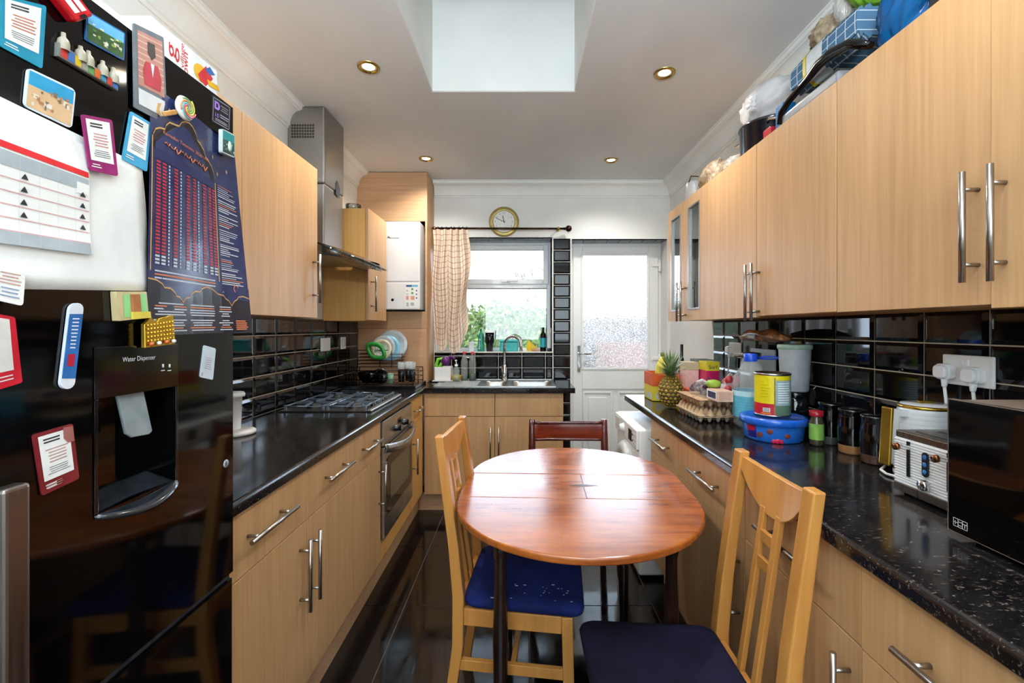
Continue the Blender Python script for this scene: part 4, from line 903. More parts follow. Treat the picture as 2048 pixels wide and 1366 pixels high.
tag(m.build('round_sticker', [P('9aa0a4', .3), P('1d2f5a', .3)]), 'small round grey sticker low on the far side of the fridge', 'sticker')
# cartons on top of the fridge
def carton(y0, y1, z1, xf, label, draw=None):
    m = MB(); m.box(xf-.30, xf, y0, y1, 1.8225, z1)
    if draw: draw(m, xf+.0006)
    return tag(m.build('cardboard_box', [P('e6e5e1', .5), RED, P('d8a41e', .5), P('2f5f9a', .5), P('9a9a98', .4)]), label, 'box')
def xpoly(m, pts, X, mi): m.add([onX(u, v, X) for u, v in pts], [tuple(range(len(pts)))], mi)
def art(m, X):
    q = lambda u, v: onX(u, v, X)
    m.M = None
    vs, fs, wd = text_data('own'); o = q(376, 152); m.add([o+Vector((0, v.y*-.030*0+.0, 0))+Vector((0, -v.y*.022, v.x/wd*.045)) for v in vs], fs, 1)
    vs, fs, wd = text_data('village'); o = q(368, 138); m.add([o+Vector((0, -v.y*.014, v.x/wd*.05)) for v in vs], fs, 1)
    vs, fs, wd = text_data('g'); o = q(352, 122); m.add([o+Vector((0, -v.y*.04, v.x/wd*.028)) for v in vs], fs, 1)
    c = q(402, 147); m.add([c+Vector((0, .022*math.cos(t*PI/10), .018*math.sin(t*PI/10))) for t in range(20)], [tuple(range(20))], 2)
    xpoly(m, [(396, 148), (412, 132), (426, 158), (412, 172), (400, 160)], X+.0004, 1); xpoly(m, [(410, 138), (420, 134), (430, 150), (418, 150)], X+.0006, 3); xpoly(m, [(414, 158), (436, 172), (440, 184), (418, 172)], X+.0005, 2)
carton(.845, 1.028, 1.921, -.69, 'white printed carton with red lettering lying on top of the fridge', art)
carton(.60, .84, 1.885, -.70, 'plain white carton at the back left on top of the fridge')

# ---------------------------------------------------------------- table
TZ = .75
r = thing('dining_table', (.2, 1.70, 0), 'round ended extending cherry wood table with worn top and dark legs', 'table')
ra = math.radians(-2.4); cr, sr = math.cos(ra), math.sin(ra)
def tl(x, y, z=TZ): return Vector((.195+x*cr-y*sr, 1.712+x*sr+y*cr, z))
RT, HL = .415, .1285
def board(pts, z0, z1):
    m = MB(); m.prism([tl(x, y, z0) for x, y in pts], (0, 0, z1-z0)); return m
far = [(RT*math.cos(math.radians(a)), HL+.0008+RT*math.sin(math.radians(a))) for a in range(0, 181, 4)]
board(far, TZ-.022, TZ).build('top_board', CHTOP if False else CHERRY, r, bevel=.006, seg=3)
near = [(x, -y) for x, y in far][::-1]; board(near, TZ-.022, TZ).build('top_board', CHERRY, r, bevel=.006, seg=3)
for x0, x1 in ((-RT, .0335), (.0345, RT)):
    board([(x0, -HL), (x1, -HL), (x1, HL), (x0, HL)], TZ-.022, TZ-.0004).build('extension_leaf', CHERRY, r, bevel=.0012)
m = MB(); m.add([tl(x, y, TZ+.0003) for x, y in ((-.025, .002), (.034, .012), (.095, .002), (.034, -.012))], [(0, 3, 2, 1)]); m.add([tl(x, y, TZ+.0005) for x, y in ((.0325, HL-.002), (.0355, HL-.002), (.0355, -HL+.002), (.0325, -HL+.002))], [(0, 3, 2, 1)], 1)
m.build('star_inlay', [P('33190f', .3), BLACK], r)
for k, (x0, x1, y) in enumerate(((-.235, .3, -.30), (-.235, .3, .30))):
    m = MB(); m.bar(tl(-.23, y, TZ-.055), tl(.23, y, TZ-.055), .022, .06); m.build('apron', CHERRYD, r)
for x in (-.25, .25):
    m = MB(); m.bar(tl(x, -.28, TZ-.055), tl(x, .28, TZ-.055), .022, .06); m.build('apron', CHERRYD, r)
for i, (x, y) in enumerate(((-.068, 1.405), (.468, 1.43), (-.06, 1.99), (.44, 1.98))):
    m = MB(); m.lathe((x, y, 0), [(.0001, 0), (.013, 0), (.016, .02), (.020, .18), (.024, .36), (.023, .42), (.019, .55), (.018, .62), (.022, .64), (.022, .728), (.0001, .728)], 8 if False else 16, smooth=True); m.build('leg', BLACKWOOD, r)

# ---------------------------------------------------------------- chairs
def rcube(mb, x0, x1, y0a, y1a, y0b, y1b, z0, z1, n=10):
    """seat pad: tapered plan, softly rounded"""
    def f(u, v):
        x = x0+(x1-x0)*u; a = y0a+(y0b-y0a)*u; b = y1a+(y1b-y1a)*u; return x, a+(b-a)*v
    ol = []
    ww = rrect(1, 1, .09, 5)
    lev = [(.94, z0), (.985, z0+.008), (1.0, z0+.022), (.985, z1-.014), (.93, z1-.004), (.80, z1), (.5, z1+.004), (.02, z1+.006)]
    k = len(ww); vs = []
    for s_, z in lev:
        for px, py in ww:
            x, y = f(.5+px*s_, .5+py*s_); vs.append((x, y, z))
    mb.add(vs, [(i*k+j, i*k+(j+1) % k, (i+1)*k+(j+1) % k, (i+1)*k+j) for i in range(len(lev)-1) for j in range(k)]+[tuple(range(k-1, -1, -1)), tuple((len(lev)-1)*k+j for j in range(k))], 0, True)
def pine_chair(label, fab):
    r = thing('dining_chair', (0, 0, 0), label, 'chair', None)
    m = MB(); rcube(m, .005, .40, -.182, .182, -.212, .212, .425, .47); m.build('seat', fab, r)
    H = .985
    for sgn in (-1, 1):
        y = sgn*.165; m = MB()
        pts = [(-.055, 0), (-.012, .30), (-.010, .46), (-.025, .62), (-.075, H)]; dep = [.030, .036, .038, .034, .028]
        vs = []
        for (x, z), dd in zip(pts, dep): vs += [(x-dd/2, y-.021, z), (x+dd/2, y-.021, z), (x+dd/2, y+.021, z), (x-dd/2, y+.021, z)]
        n = len(pts); m.add(vs, [(i*4+k, i*4+(k+1) % 4, (i+1)*4+(k+1) % 4, (i+1)*4+k) for i in range(n-1) for k in range(4)]+[(3, 2, 1, 0), tuple((n-1)*4+k for k in range(4))]); m.build('back_post', PINE, r, bevel=.004)
        m = MB(); m.bar((.355, sgn*.182, 0), (.345, sgn*.182, .424), .034, .034, up=(0, 1, 0), a1=.036, b1=.036); m.build('leg', PINE, r, bevel=.003)
        m = MB(); m.bar((.008, sgn*.168, .395), (.328, sgn*.184, .395), .02, .055); m.build('side_rail', PINE, r, bevel=.002)
        m = MB(); m.bar((.004-.02, sgn*.166, .235), (.335, sgn*.182, .235), .018, .034); m.build('stretcher', PINE, r, bevel=.002)
    m = MB(); m.bar((.345, -.165, .395), (.345, .165, .395), .02, .055); m.build('front_rail', PINE, r, bevel=.002)
    m = MB(); m.bar((-.012, -.145, .395), (-.012, .145, .395), .02, .055); m.build('rear_rail', PINE, r, bevel=.002)
    m = MB(); m.bar((.02, -.158, .235), (.02, .158, .235), .0, .0) if False else m.bar((.17, -.166, .235), (.17, .166, .235), .018, .03); m.build('cross_stretcher', PINE, r, bevel=.002)
    def bx(z): return -.025-(z-.62)/(H-.62)*.05 if z > .62 else -.010-(z-.46)/.16*.015
    m = MB(); N = 16; vs = []
    for i in range(N+1):
        u = -1+2*i/N; y = u*.146; bow = -.018*(1-u*u); zt_ = H-.012-.012*(1-u*u); zb_ = H-.045-.085*(1-abs(u)**2.2)
        for dx in (-.008, .008): vs += [(bx(zb_)+bow+dx, y, zb_), (bx(zt_)+bow+dx, y, zt_)]
    fs = []
    for i in range(N):
        a = i*4; b = a+4; fs += [(a, b, b+1, a+1), (a+2, a+3, b+3, b+2), (a, a+2, b+2, b), (a+1, b+1, b+3, a+3)]
    m.add(vs, fs+[(0, 1, 3, 2), (N*4, N*4+2, N*4+3, N*4+1)], 0, False); m.build('top_rail', PINE, r, bevel=.002)
    for sgn in (-1, 1):
        m = MB(); m.bar((bx(.42), sgn*.036, .42), (bx(.87)-.014, sgn*.036, .87), .022, .014, up=(1, 0, 0)); m.build('slat', PINE, r, bevel=.002)
    for z in (.80, .735):
        m = MB(); m.bar((bx(z)-.012, -.026, z), (bx(z)-.012, .026, z), .012, .028); m.build('rung', PINE, r)
    m = MB(); m.bar((-.012, -.145, .50), (-.012, .145, .50), .018, .03) if False else m.bar((bx(.44), -.145, .43), (bx(.44), .145, .43), .016, .02); m.build('lower_rail', PINE, r)
    return r
c1 = pine_chair('pine chair with a flour marked navy seat, left of the table', NAVYB)
c1.location = (-.185, 1.668, 0); c1.rotation_euler = (0, 0, math.radians(-5))
# white marks on its seat
marks = MB()
for _ in range(26):
    x = RND.uniform(.1, .36); y = -.10-RND.uniform(0, .085) if RND.random() < .8 else RND.uniform(-.1, .05); s_ = RND.uniform(.001, .0035)
    marks.sphere((x, y, .4735-(.006 if y < -.17 else 0)), (s_*2, s_, .0006), 8, 4)
marks.build('white_marks', P('c8c8d0', .8), c1)
c2 = pine_chair('pine chair with a dark navy seat, nearest the camera on the right', NAVY)
c2.location = (.568, 1.168, 0); c2.rotation_euler = (0, 0, PI)
# dark red chair at the far end
r = thing('dining_chair', (.253, 2.50, 0), 'dark red wooden chair at the far end of the table', 'chair')
for sx in (-.2, .2):
    x = .253+sx; m = MB(); m.tube([(x, 2.56, 0), (x, 2.50, .30), (x, 2.48, .45), (x, 2.50, .62), (x, 2.525, .76), (x, 2.53, .835)], [.014, .018, .019, .018, .016, .014], 10, flat=1.2); m.build('back_post', CHERRYD, r)
    m = MB(); m.tube([(x+(.03 if sx > 0 else -.03), 2.14, 0), (x+.01, 2.15, .2), (x, 2.16, .42)], [.013, .017, .019], 10); m.build('leg', CHERRYD, r)
    m = MB(); m.bar((x, 2.17, .40), (x, 2.47, .40), .02, .05); m.build('side_rail', CHERRYD, r)
m = MB(); m.grid(lambda u, v: Vector((.063+.38*u, 2.522+.03*math.sin(PI*u)+.004*v, .73+.085*v-.006*math.sin(PI*u))), 14, 3); m.build('top_rail', wood('red_mahogany_rail', '5e1c0e', '8a3418', 0, .25), r, solid=.018, bevel=.003)
for z in (.726, .818):
    m = MB(); m.tube([(.063+.38*u/10, 2.518+.03*math.sin(PI*u/10), z-.006*math.sin(PI*u/10)) for u in range(11)], .009, 8); m.build('rail_moulding', CHERRYD, r)
m = MB(); m.M = Matrix.Translation((.253, 2.49, 0)) @ Matrix.Rotation(-PI/2, 4, 'Z'); rcube(m, .02, .36, -.18, .18, -.21, .21, .425, .465); m.build('seat', P('3a2420', .7), r)
# ---------------------------------------------------------------- wall things
r = thing('wall_clock', (-.158, YB-.02, 2.25), 'round gold rimmed wall clock above the curtain rod', 'clock')
c = Vector((-.158, YB, 2.25))
m = MB(); m.lathe(c, [(.0001, -.002), (.127, -.002), (.1285, .008), (.125, .013), (.100, .0165), (.092, .015), (.091, .010)], 48, axis='y'); m.build('frame', P('b3a062', .42, .6), r)
m = MB(); m.disc(c+Vector((0, -.011, 0)), .0915, 0, 40, 'y')
FACE = m.build('dial', P('e9e8e4', .5), r)
m = MB()
for k in range(12):
    a = PI/2-k*PI/6; s_ = str(k if k else 12); vs, fs, wd = text_data(s_); o = c+Vector((.074*math.cos(a)-wd*.0095, -.0118, .074*math.sin(a)-.006)); m.text(s_, o, (1, 0, 0), (0, 0, 1), .018)
m.build('numerals', P('5a5a58', .5), r)
for nm, ang, ln, wd in (('hour_hand', 90+12, .052, .005), ('minute_hand', 90+66, .076, .0035)):
    a = math.radians(ang); d = Vector((math.cos(a), 0, math.sin(a))); m = MB(); m.bar(c+Vector((0, -.0135, 0))-d*.012, c+Vector((0, -.0135, 0))+d*ln, wd, .0015, up=(0, 1, 0)); m.build(nm, BLACK, r)
r = thing('curtain_rod', (-.2, 3.80, 2.177), 'thin bronze curtain rod with a ball finial across the window', 'curtain rod')
m = MB(); m.cyl((-.752, 3.80, 2.177), (.36, 3.80, 2.174), .009, seg=12); m.build('rod', BRONZE, r)
m = MB(); m.sphere((.385, 3.80, 2.174), .027, 16, 10); m.cyl((.345, 3.80, 2.174), (.368, 3.80, 2.174), .011, seg=12); m.build('finial', BRONZE, r)
for x in (.30, -.735):
    m = MB(); m.cyl((x, YB-.001, 2.185), (x, YB-.008, 2.185), .018, seg=16); m.bar((x, YB-.004, 2.186), (x, 3.80, 2.186), .008, .008); m.lathe((x-.01, 3.80, 2.176), [(.010, 0), (.013, .002), (.013, .018), (.010, .02)], 16, axis='x'); m.build('bracket', BRASS, r)
r = thing('curtain', (-.6, 3.80, 2.17), 'cream checked curtain gathered at the left of the window, hem tucked up', 'curtain')
def cur(u, v):
    L = .955+.055*math.exp(-((u-.22)/.2)**2)+.075*math.exp(-((u-.62)/.2)**2)-.05*math.exp(-((u-.42)/.05)**2)-.13*max(0, (u-.75)/.25)**1.3
    L -= .04*max(0, (.1-u)/.1)
    z = 2.165-L*v; w0 = .30+.012*math.sin(2*PI*v)+.01*v; x = -.747+w0*u
    if v > .86: x += (.5-u)*.045*((v-.86)/.14)**1.5
    x = max(x, -.748)
    d = (.020+.012*v)*math.sin(u*2*PI*5.5+.9*math.sin(3*v))*(1-.5*max(0, v-.85)/.15)+.03*math.sin(2.2*PI*u)*v
    if v > .9: d *= 1-(v-.9)*4
    return Vector((x+.008*math.sin(9*v+5*u), 3.795-abs(.02*v)+d*.8-.02, z))
m = MB(); NU, NV = 110, 70; m.grid(cur, NU, NV)
uv = [(i/NU, j/NV) for j in range(NV+1) for i in range(NU+1)]
m.build('cloth', CURT, r, uv=uv)
for k in range(9):
    x = -.735+k*.034+RND.uniform(-.006, .006); m = MB(); m.tube([(x+.003*math.cos(t*PI/6), 3.80+.014*math.cos(t*PI/6), 2.176+.014*math.sin(t*PI/6)) for t in range(12)], .002, 6, closed=True); m.build('ring', BRONZE, r)
# sockets
def socket(name, fn, a, z, w_, label, rocker=True, sign=1, double=False):
    """fn(a, z, d)"""
    p = fn(a, z, .012); r = thing(name, p, label, 'socket'); m = MB()
    q0, q1 = fn(a-w_/2, z-.043, .0128), fn(a+w_/2, z+.043, .021); m.box(q0[0], q1[0], q0[1], q1[1], q0[2], q1[2]); m.build('faceplate', WHITE, r, bevel=.003)
    return r
r = socket('wall_socket', fL, 2.985, 1.235, .14, 'white double wall socket on the black tiles behind the hob')
r = socket('wall_switch', fL, 3.28, 1.235, .085, 'small white fused switch beside the boiler cupboard')
m = MB(); m.box(XL+.0212, XL+.026, 3.265, 3.295, 1.22, 1.25); m.build('rocker', WHITE, r, bevel=.002)
def plug(root, y, z, x=XR-.021, cable=None):
    m = MB(); ol = rrect(.048, .046, .014, 4); m.prism([(x, y+a, z+b) for a, b in ol], (-.022, 0, 0)); m.prism([(x-.022, y+a*.8, z+b*.8) for a, b in ol], (-.010, 0, 0))
    m.tube([(x-.012, y, z-.018), (x-.014, y, z-.045)], [.010, .006], 10); p = m.build('plug', WHITEG, root, bevel=.003)
    m = MB(); m.tube(cable, .0042, 8); m.build('cable', WHITE, p)
r = socket('wall_socket', fRt, 1.27, 1.222, .146, 'white double wall socket with two plugs beside the microwave')
m = MB(); m.box(XR-.0245, XR-.021, 1.262, 1.270, 1.237, 1.253); m.box(XR-.0245, XR-.021, 1.276, 1.284, 1.237, 1.253); m.build('rocker', WHITE, r, bevel=.001)
plug(r, 1.322, 1.215, cable=[(XR-.034, 1.322, 1.172), (XR-.03, 1.32, 1.12), (XR-.02, 1.315, 1.03), (XR-.024, 1.30, .93), (1.24, 1.26, .916)])
plug(r, 1.238, 1.212, cable=[(XR-.034, 1.238, 1.168), (XR-.03, 1.236, 1.12), (XR-.02, 1.235, 1.03), (XR-.022, 1.22, .93), (1.235, 1.215, .916)])
r = socket('wall_socket', fRt, 2.66, 1.215, .146, 'white double wall socket with one plug behind the water bottle')
plug(r, 2.70, 1.212, cable=[(XR-.034, 2.70, 1.17), (XR-.035, 2.705, 1.10), (XR-.05, 2.72, 1.02), (XR-.06, 2.74, .93), (1.2, 2.78, .916)])
# ---------------------------------------------------------------- left worktop
ZW = .9105
r = thing('paper_towel_holder', (-1.17, 1.85, ZW), 'white upright kitchen roll stand with a round base beside the fridge', 'holder')
p0 = onZ(468, 880, ZW); cx, cyy = -1.17, 1.85
m = MB(); m.lathe((cx, cyy, ZW), [(.0001, 0), (.072, 0), (.076, .004), (.076, .013), (.070, .018), (.0001, .019)], 36); m.build('base', P('dfd9d4', .45), r)
m = MB(); m.lathe((cx-.015, cyy+.01, ZW+.019), [(.030, 0), (.034, .13), (.044, .132), (.045, .142), (.040, .150), (.0001, .151)], 28); m.build('column', WHITE, r)
# dish rack with drying things
RX0, RX1, RY0, RY1 = -1.275, -.78, 3.24, 3.56
r = thing('dish_rack', (-1.03, 3.40, ZW), 'black wire dish rack on a tray by the boiler cupboard', 'dish rack')
m = MB(); m.box(RX0-.012, RX1+.02, RY0-.02, RY1+.015, ZW, ZW+.012); 
for a in ((RX0-.012, RX1+.02, RY0-.022, RY0-.014), (RX1+.014, RX1+.022, RY0-.02, RY1+.015)): m.box(*a, ZW, ZW+.022)
m.build('tray', P('15181c', .15, coat=.3), r, bevel=.003)
m = MB()
for z in (ZW+.03, ZW+.065, ZW+.10, ZW+.13): m.tube([(RX0, RY0, z), (RX1, RY0, z), (RX1, RY1, z), (RX0, RY1, z)], .0026, 6, closed=True)
for x in (RX0, RX1):
    for y in (RY0, (RY0+RY1)/2, RY1): m.cyl((x, y, ZW+.012), (x, y, ZW+.13), .003, seg=6)
for k in range(12): x = RX0+.02+k*.041; m.cyl((x, RY0, ZW+.03), (x, RY1, ZW+.03), .002, seg=5)
m.build('basket', BLACK, r)
m = MB(); 
for z in (.16, .185, .21, .235): m.tube([(RX0+.02, RY1-.10, ZW+z), (RX0+.36, RY1-.10, ZW+z), (RX0+.36, RY1-.02, ZW+z), (RX0+.02, RY1-.02, ZW+z)], .0024, 6, closed=True)
m.tube([(RX0+.02, RY1-.10, ZW+.265), (RX0+.28, RY1-.10, ZW+.265)], .003, 6)
for x in (RX0+.02, RX0+.19, RX0+.28, RX0+.36): m.cyl((x, RY1-.10, ZW+.13), (x, RY1-.10, ZW+(.265 if x < -.95 else .235)), .0026, seg=6)
m.build('upper_rack', BLACK, r)
def plate(px, Y, rad, mat, label, rim=None, thick=.006, tilt=10):
    c = onY(px[0], px[1], Y); m = MB(); m.M = Matrix.Translation(c) @ Matrix.Rotation(math.radians(-tilt), 4, 'X') @ Matrix.Rotation(PI/2, 4, 'X')
    m.lathe((0, 0, 0), [(.0001, 0), (rad*.62, 0), (rad*.68, .004), (rad, .016), (rad, .019), (rad*.68, .008), (rad*.6, .004), (.0001, .004)], 48, 0, mis=[0, 0, 0, 0, 1, 1, 0])
    return tag(m.build('plate', [mat, rim or mat]), label, 'plate')
plate((785, 691), 3.545, .120, P('b9c2c6', .25), 'largest grey glass plate at the back of the dish rack')
plate((776, 697), 3.515, .098, P('cbd6dc', .3), 'plate with a light blue rim standing in the dish rack', P('7fb9cf', .3))
plate((768, 696), 3.490, .092, P('c9c2b6', .3), 'cream plate with a grey rim standing in the dish rack', P('a9b0b4', .3))
plate((764, 699), 3.465, .078, P('d8d9d4', .3), 'small pale plate behind the green apple slicer', P('d9c9a8', .3))
r = thing('apple_slicer', onY(752, 702, 3.43), 'green apple slicer with radial blades hooked on the dish rack', 'apple slicer')
c = onY(752, 702, 3.425)
m = MB(); m.M = Matrix.Translation(c) @ Matrix.Rotation(math.radians(35), 4, 'Y') @ Matrix.Scale(1, 4)
pts = []
for k in range(40):
    a = 2*PI*k/40; q = 1+.22*math.cos(2*a); pts.append(Vector((.058*q*math.cos(a), 0, .048*math.sin(a))))
m.tube(pts, .0115, 8, closed=True, flat=1.4); m.build('ring', P('2f9a34', .35), r)
m = MB(); m.M = Matrix.Translation(c)
for k in range(8):
    a = k*PI/4+.2; m.bar((.009*math.cos(a), 0, .009*math.sin(a)), (.05*math.cos(a), 0, .045*math.sin(a)), .0015, .012, up=(0, 1, 0))
m.lathe((0, .005, 0), [(.010, -.006), (.010, .006), (.0085, .006), (.0085, -.006)], 16, axis='y'); m.build('blades', CHROME, r)
m = MB(); q = onZ(757, 768, ZW); cxx = -1.13
m.M = Matrix.Translation((-1.12, 3.37, ZW+.032)); m.lathe((0, 0, 0), [(.0001, 0), (.06, 0), (.085, .03), (.095, .075), (.093, .077), (.08, .032), (.055, .006), (.0001, .006)], 36)
m.M = None
tag(m.build('mixing_bowl', BLACKG), 'shiny black bowl lying in the dish rack', 'bowl')
r = thing('frying_pan', (-1.06, 3.30, ZW+.14), 'dark round pan leaning on the front of the dish rack', 'pan')
m = MB(); m.M = Matrix.Translation((-1.02, 3.275, ZW+.085)) @ Matrix.Rotation(math.radians(-100), 4, 'X'); m.lathe((0, 0, 0), [(.0001, 0), (.045, 0), (.052, .012), (.050, .013), (.044, .003), (.0001, .003)], 36); m.build('pan_body', BLACKG, r)
m = MB(); m.tube([(-1.06, 3.27, ZW+.125), (-1.02, 3.268, ZW+.145), (-.98, 3.27, ZW+.125)], .004, 8); m.build('handle', CHROME, r)
for i, x in enumerate((-.905, -.865, -.825)):
    m = MB(); m.lathe((x, 3.40+.05*(i % 2), ZW+.126), [(.024, 0), (.028, .012), (.027, .052), (.024, .052), (.024, .008), (.0001, .006)], 20)
    tag(m.build('drinking_glass', film('drinking_glass_wall', 'e2eaec', .34, .05, 20) if i == 0 else bpy.data.materials['drinking_glass_wall']), ('leftmost', 'middle', 'rightmost')[i]+' of the upturned clear glasses on the dish rack', 'glass', 'upturned glasses on the dish rack')
    m = MB(); m.lathe((x, 3.40+.05*(i % 2), ZW+.032), [(.0001, 0), (.021, 0), (.026, .09), (.025, .09), (.020, .004), (.0001, .003)], 20)
    tag(m.build('tumbler', P('15171a', .15)), ('leftmost', 'middle', 'rightmost')[i]+' of the dark tumblers under the clear glasses', 'tumbler', 'dark tumblers in the dish rack')
m = MB(); m.lathe((-.955, 3.29, ZW+.034), [(.0001, 0), (.018, 0), (.022, .07), (.021, .07), (.017, .003), (.0001, .003)], 20); tag(m.build('cup', P('8fbf98', .25)), 'pale green cup standing in the dish rack', 'cup')
# things left of the tap
m = MB(); m.box(-.72, -.50, 3.62, 3.79, .917, .924); o = m.build('dish_mat', P('d8d6d2', .6), bevel=.002); tag(o, 'thin white mat on the drainer under the white caddy', 'mat')
r = thing('sink_caddy', (-.65, 3.70, .925), 'white square sink caddy with a green sponge cloth inside', 'caddy')
m = MB(); x0, x1, y0, y1, z0, z1 = -.705, -.575, 3.65, 3.76, .925, 1.03
m.box(x0, x1, y0, y1, z0, z0+.004); m.box(x0, x1, y0, y0+.004, z0, z1); m.box(x0, x1, y1-.004, y1, z0, z1); m.box(x0, x0+.004, y0, y1, z0, z1); m.box(x1-.004, x1, y0, y1, z0, z1); m.build('box', WHITE, r, bevel=.002)
m = MB(); m.tube([(-.69, 3.70, .96), (-.70, 3.70, 1.05), (-.685, 3.70, 1.09), (-.655, 3.70, 1.095), (-.65, 3.70, 1.07), (-.67, 3.70, 1.04), (-.65, 3.71, 1.0)], .014, 10); tag(m.build('green_brush', P('7ac83a', .5)), 'bright lime green curled brush sticking out of the white caddy', 'brush')
m = MB(); m.sphere((-.625, 3.70, 1.075), (.038, .03, .04), 20, 14); m.tube([(-.59, 3.70, 1.09), (-.57, 3.70, 1.11), (-.55, 3.70, 1.09)], .012, 8)
tag(m.build('purple_scourer', P('5a1464', .45)), 'dark purple round scourer above the white caddy', 'scourer')
m = MB(); m.box(-.57, -.50, 3.66, 3.74, .9245, .958); tag(m.build('sponge', P('b98a1e', .9), bevel=.005), 'ochre yellow sponge on the drainer mat', 'sponge')
def bottle(c, prof, mats, mis, name, label, cat, grp=None, seg=24, extra=None):
    r = thing(name, c, label, cat, grp); m = MB(); m.lathe(c, prof, seg); m.build('body', mats, r); return r
LIQ = P('12351e', .2); CLB = film('clear_bottle_plastic', 'dfe8e4', .30, .1, 6)
for i, x in enumerate((-.478, -.412)):
    r = thing('plastic_bottle', (x, 3.74, .914), ('left' if i == 0 else 'right')+' clear bottle with a red cap and dark green liquid on the drainer', 'bottle', 'red capped bottles on the drainer')
    m = MB(); m.lathe((x, 3.74, .914), [(.0001, 0), (.027, 0), (.029, .01), (.029, .08), (.026, .10), (.029, .12), (.028, .16), (.013, .20), (.012, .215)], 24); m.build('bottle_body', CLB, r)
    m = MB(); m.lathe((x, 3.74, .915), [(.0001, .001), (.026, .001), (.0275, .01), (.0275, .035+.02*i), (.0001, .035+.02*i)], 24); m.build('liquid', LIQ, r)
    m = MB(); m.lathe((x, 3.74, 1.129), [(.0135, 0), (.0135, .018), (.008, .022), (.0001, .022)], 16); m.build('cap', P('c02a2a', .35), r)
r = thing('soap_dispenser', (-.545, 3.64, .924), 'short clear soap dispenser with a white pump by the drainer', 'soap dispenser')
cc = (-.528, 3.625, .924)
m = MB(); m.lathe(cc, [(.0001, 0), (.026, 0), (.028, .008), (.028, .085), (.012, .105), (.011, .115)], 20); m.build('bottle_body', CLB, r)
m = MB(); m.lathe(cc, [(.0001, .002), (.0265, .002), (.0265, .045), (.0001, .045)], 20); m.build('liquid', P('a9a04a', .2), r)
m = MB(); m.lathe((cc[0], cc[1], cc[2]+.115), [(.013, 0), (.013, .014), (.004, .016), (.004, .045), (.0001, .045)], 14); m.box(cc[0]-.006, cc[0]+.006, cc[1]-.03, cc[1]+.006, cc[2]+.158, cc[2]+.166); m.build('pump', WHITE, r)
# sill
ZS = 1.1385; YS = 3.98
def sill(u): return onY(u, 700, YS).x
x = sill(962); r = thing('dish_soap', (x, YS, ZS), 'teal green washing up bottle at the left of the sill', 'bottle')
m = MB(); m.lathe((x, YS, ZS), [(.0001, 0), (.030, 0), (.031, .05), (.026, .10), (.028, .13), (.014, .165), (.010, .18)], 24, sy=.7); m.build('bottle_body', P('1f8f78', .25), r)
m = MB(); m.lathe((x, YS, ZS+.178), [(.011, 0), (.010, .02), (.0001, .022)], 12); m.build('cap', P('0f5f4c', .3), r)
m = MB(); m.text('fairy', (x-.006, YS-.0225, ZS+.02), (0, 0, 1), (-1, 0, 0), .02, width=.10); m.build('label_text', PAPER, r)
x = sill(943); m = MB(); m.box(x-.022, x+.022, YS-.03, YS+.03, ZS, ZS+.085); tag(m.build('sponge_pack', P('dfe6ea', .6), bevel=.008), 'pale wrapped pack beside the teal bottle on the sill', 'pack')
x = sill(976.5)+.012; r = thing('travel_mug', (x, YS, ZS), 'black tapered travel mug with a white lid on the window sill', 'mug')
m = MB(); m.lathe((x, YS, ZS), [(.0001, 0), (.029, 0), (.030, .06), (.040, .085), (.044, .165), (.0001, .165)], 28); m.build('mug_body', BLACKG, r)
m = MB(); m.lathe((x, YS, ZS+.165), [(.045, 0), (.046, .012), (.040, .020), (.0001, .020)], 28); m.build('lid', P('e9f0ee', .3), r)
x = sill(1018); r = thing('storage_tub', (x, YS, ZS), 'square teal plastic tub with a lid behind the tap', 'tub')
m = MB(); m.box(x-.08, x+.08, YS-.04, YS+.045, ZS, ZS+.085); m.build('tub_body', TEAL, r, bevel=.01, seg=3)
m = MB(); m.box(x-.085, x+.085, YS-.045, YS+.05, ZS+.085, ZS+.105); m.build('lid', P('36b3ae', .3), r, bevel=.006)
x = sill(1062); m = MB(); m.add([(x-.045, YS, ZS+.03), (x+.05, YS-.01, ZS+.035), (x+.02, YS-.015, ZS+.065), (x-.02, YS-.01, ZS+.10), (x-.03, YS+.03, ZS+.09), (x+.03, YS+.03, ZS+.05), (x-.03, YS+.01, ZS), (x+.045, YS, ZS)], [(0, 1, 2, 3), (3, 2, 5, 4), (0, 6, 7, 1), (0, 3, 4), (1, 5, 2), (4, 5, 7, 6), (0, 4, 6), (1, 7, 5)])
tag(m.build('cleaning_cloth', P('e0c236', .9), bevel=.004), 'crumpled yellow cleaning cloth on the sill right of the tap', 'cloth')
x = sill(1070); m = MB(); m.sphere((x, YS-.045, ZS+.017), (.035, .02, .017), 16, 10); tag(m.build('scrubbing_pad', P('b8926a', .9)), 'brown scouring pad in front of the yellow cloth', 'scourer')
x = sill(1086); r = thing('shampoo_bottle', (x, YS, ZS), 'tall black bottle with a teal label at the right of the sill', 'bottle')
m = MB(); m.lathe((x, YS, ZS), [(.0001, 0), (.026, 0), (.027, .01), (.027, .15), (.013, .168), (.012, .175)], 24); m.build('bottle_body', BLACKG, r)
m = MB(); m.lathe((x, YS, ZS+.04), [(.0275, 0), (.0275, .08)], 24); m.build('label_band', P('2a9aa6', .3), r)
m = MB(); m.lathe((x, YS, ZS+.175), [(.013, 0), (.013, .035), (.0001, .036)], 14); m.build('cap', BLACK, r)
x = sill(1098.5); r = thing('cream_tube', (x, YS, ZS), 'white tube standing on its dark cap beside the black bottle', 'tube')
m = MB(); m.lathe((x, YS, ZS), [(.0001, 0), (.020, 0), (.020, .03), (.0001, .03)], 20); m.build('cap', P('1a3a34', .3), r)
m = MB(); vs = []
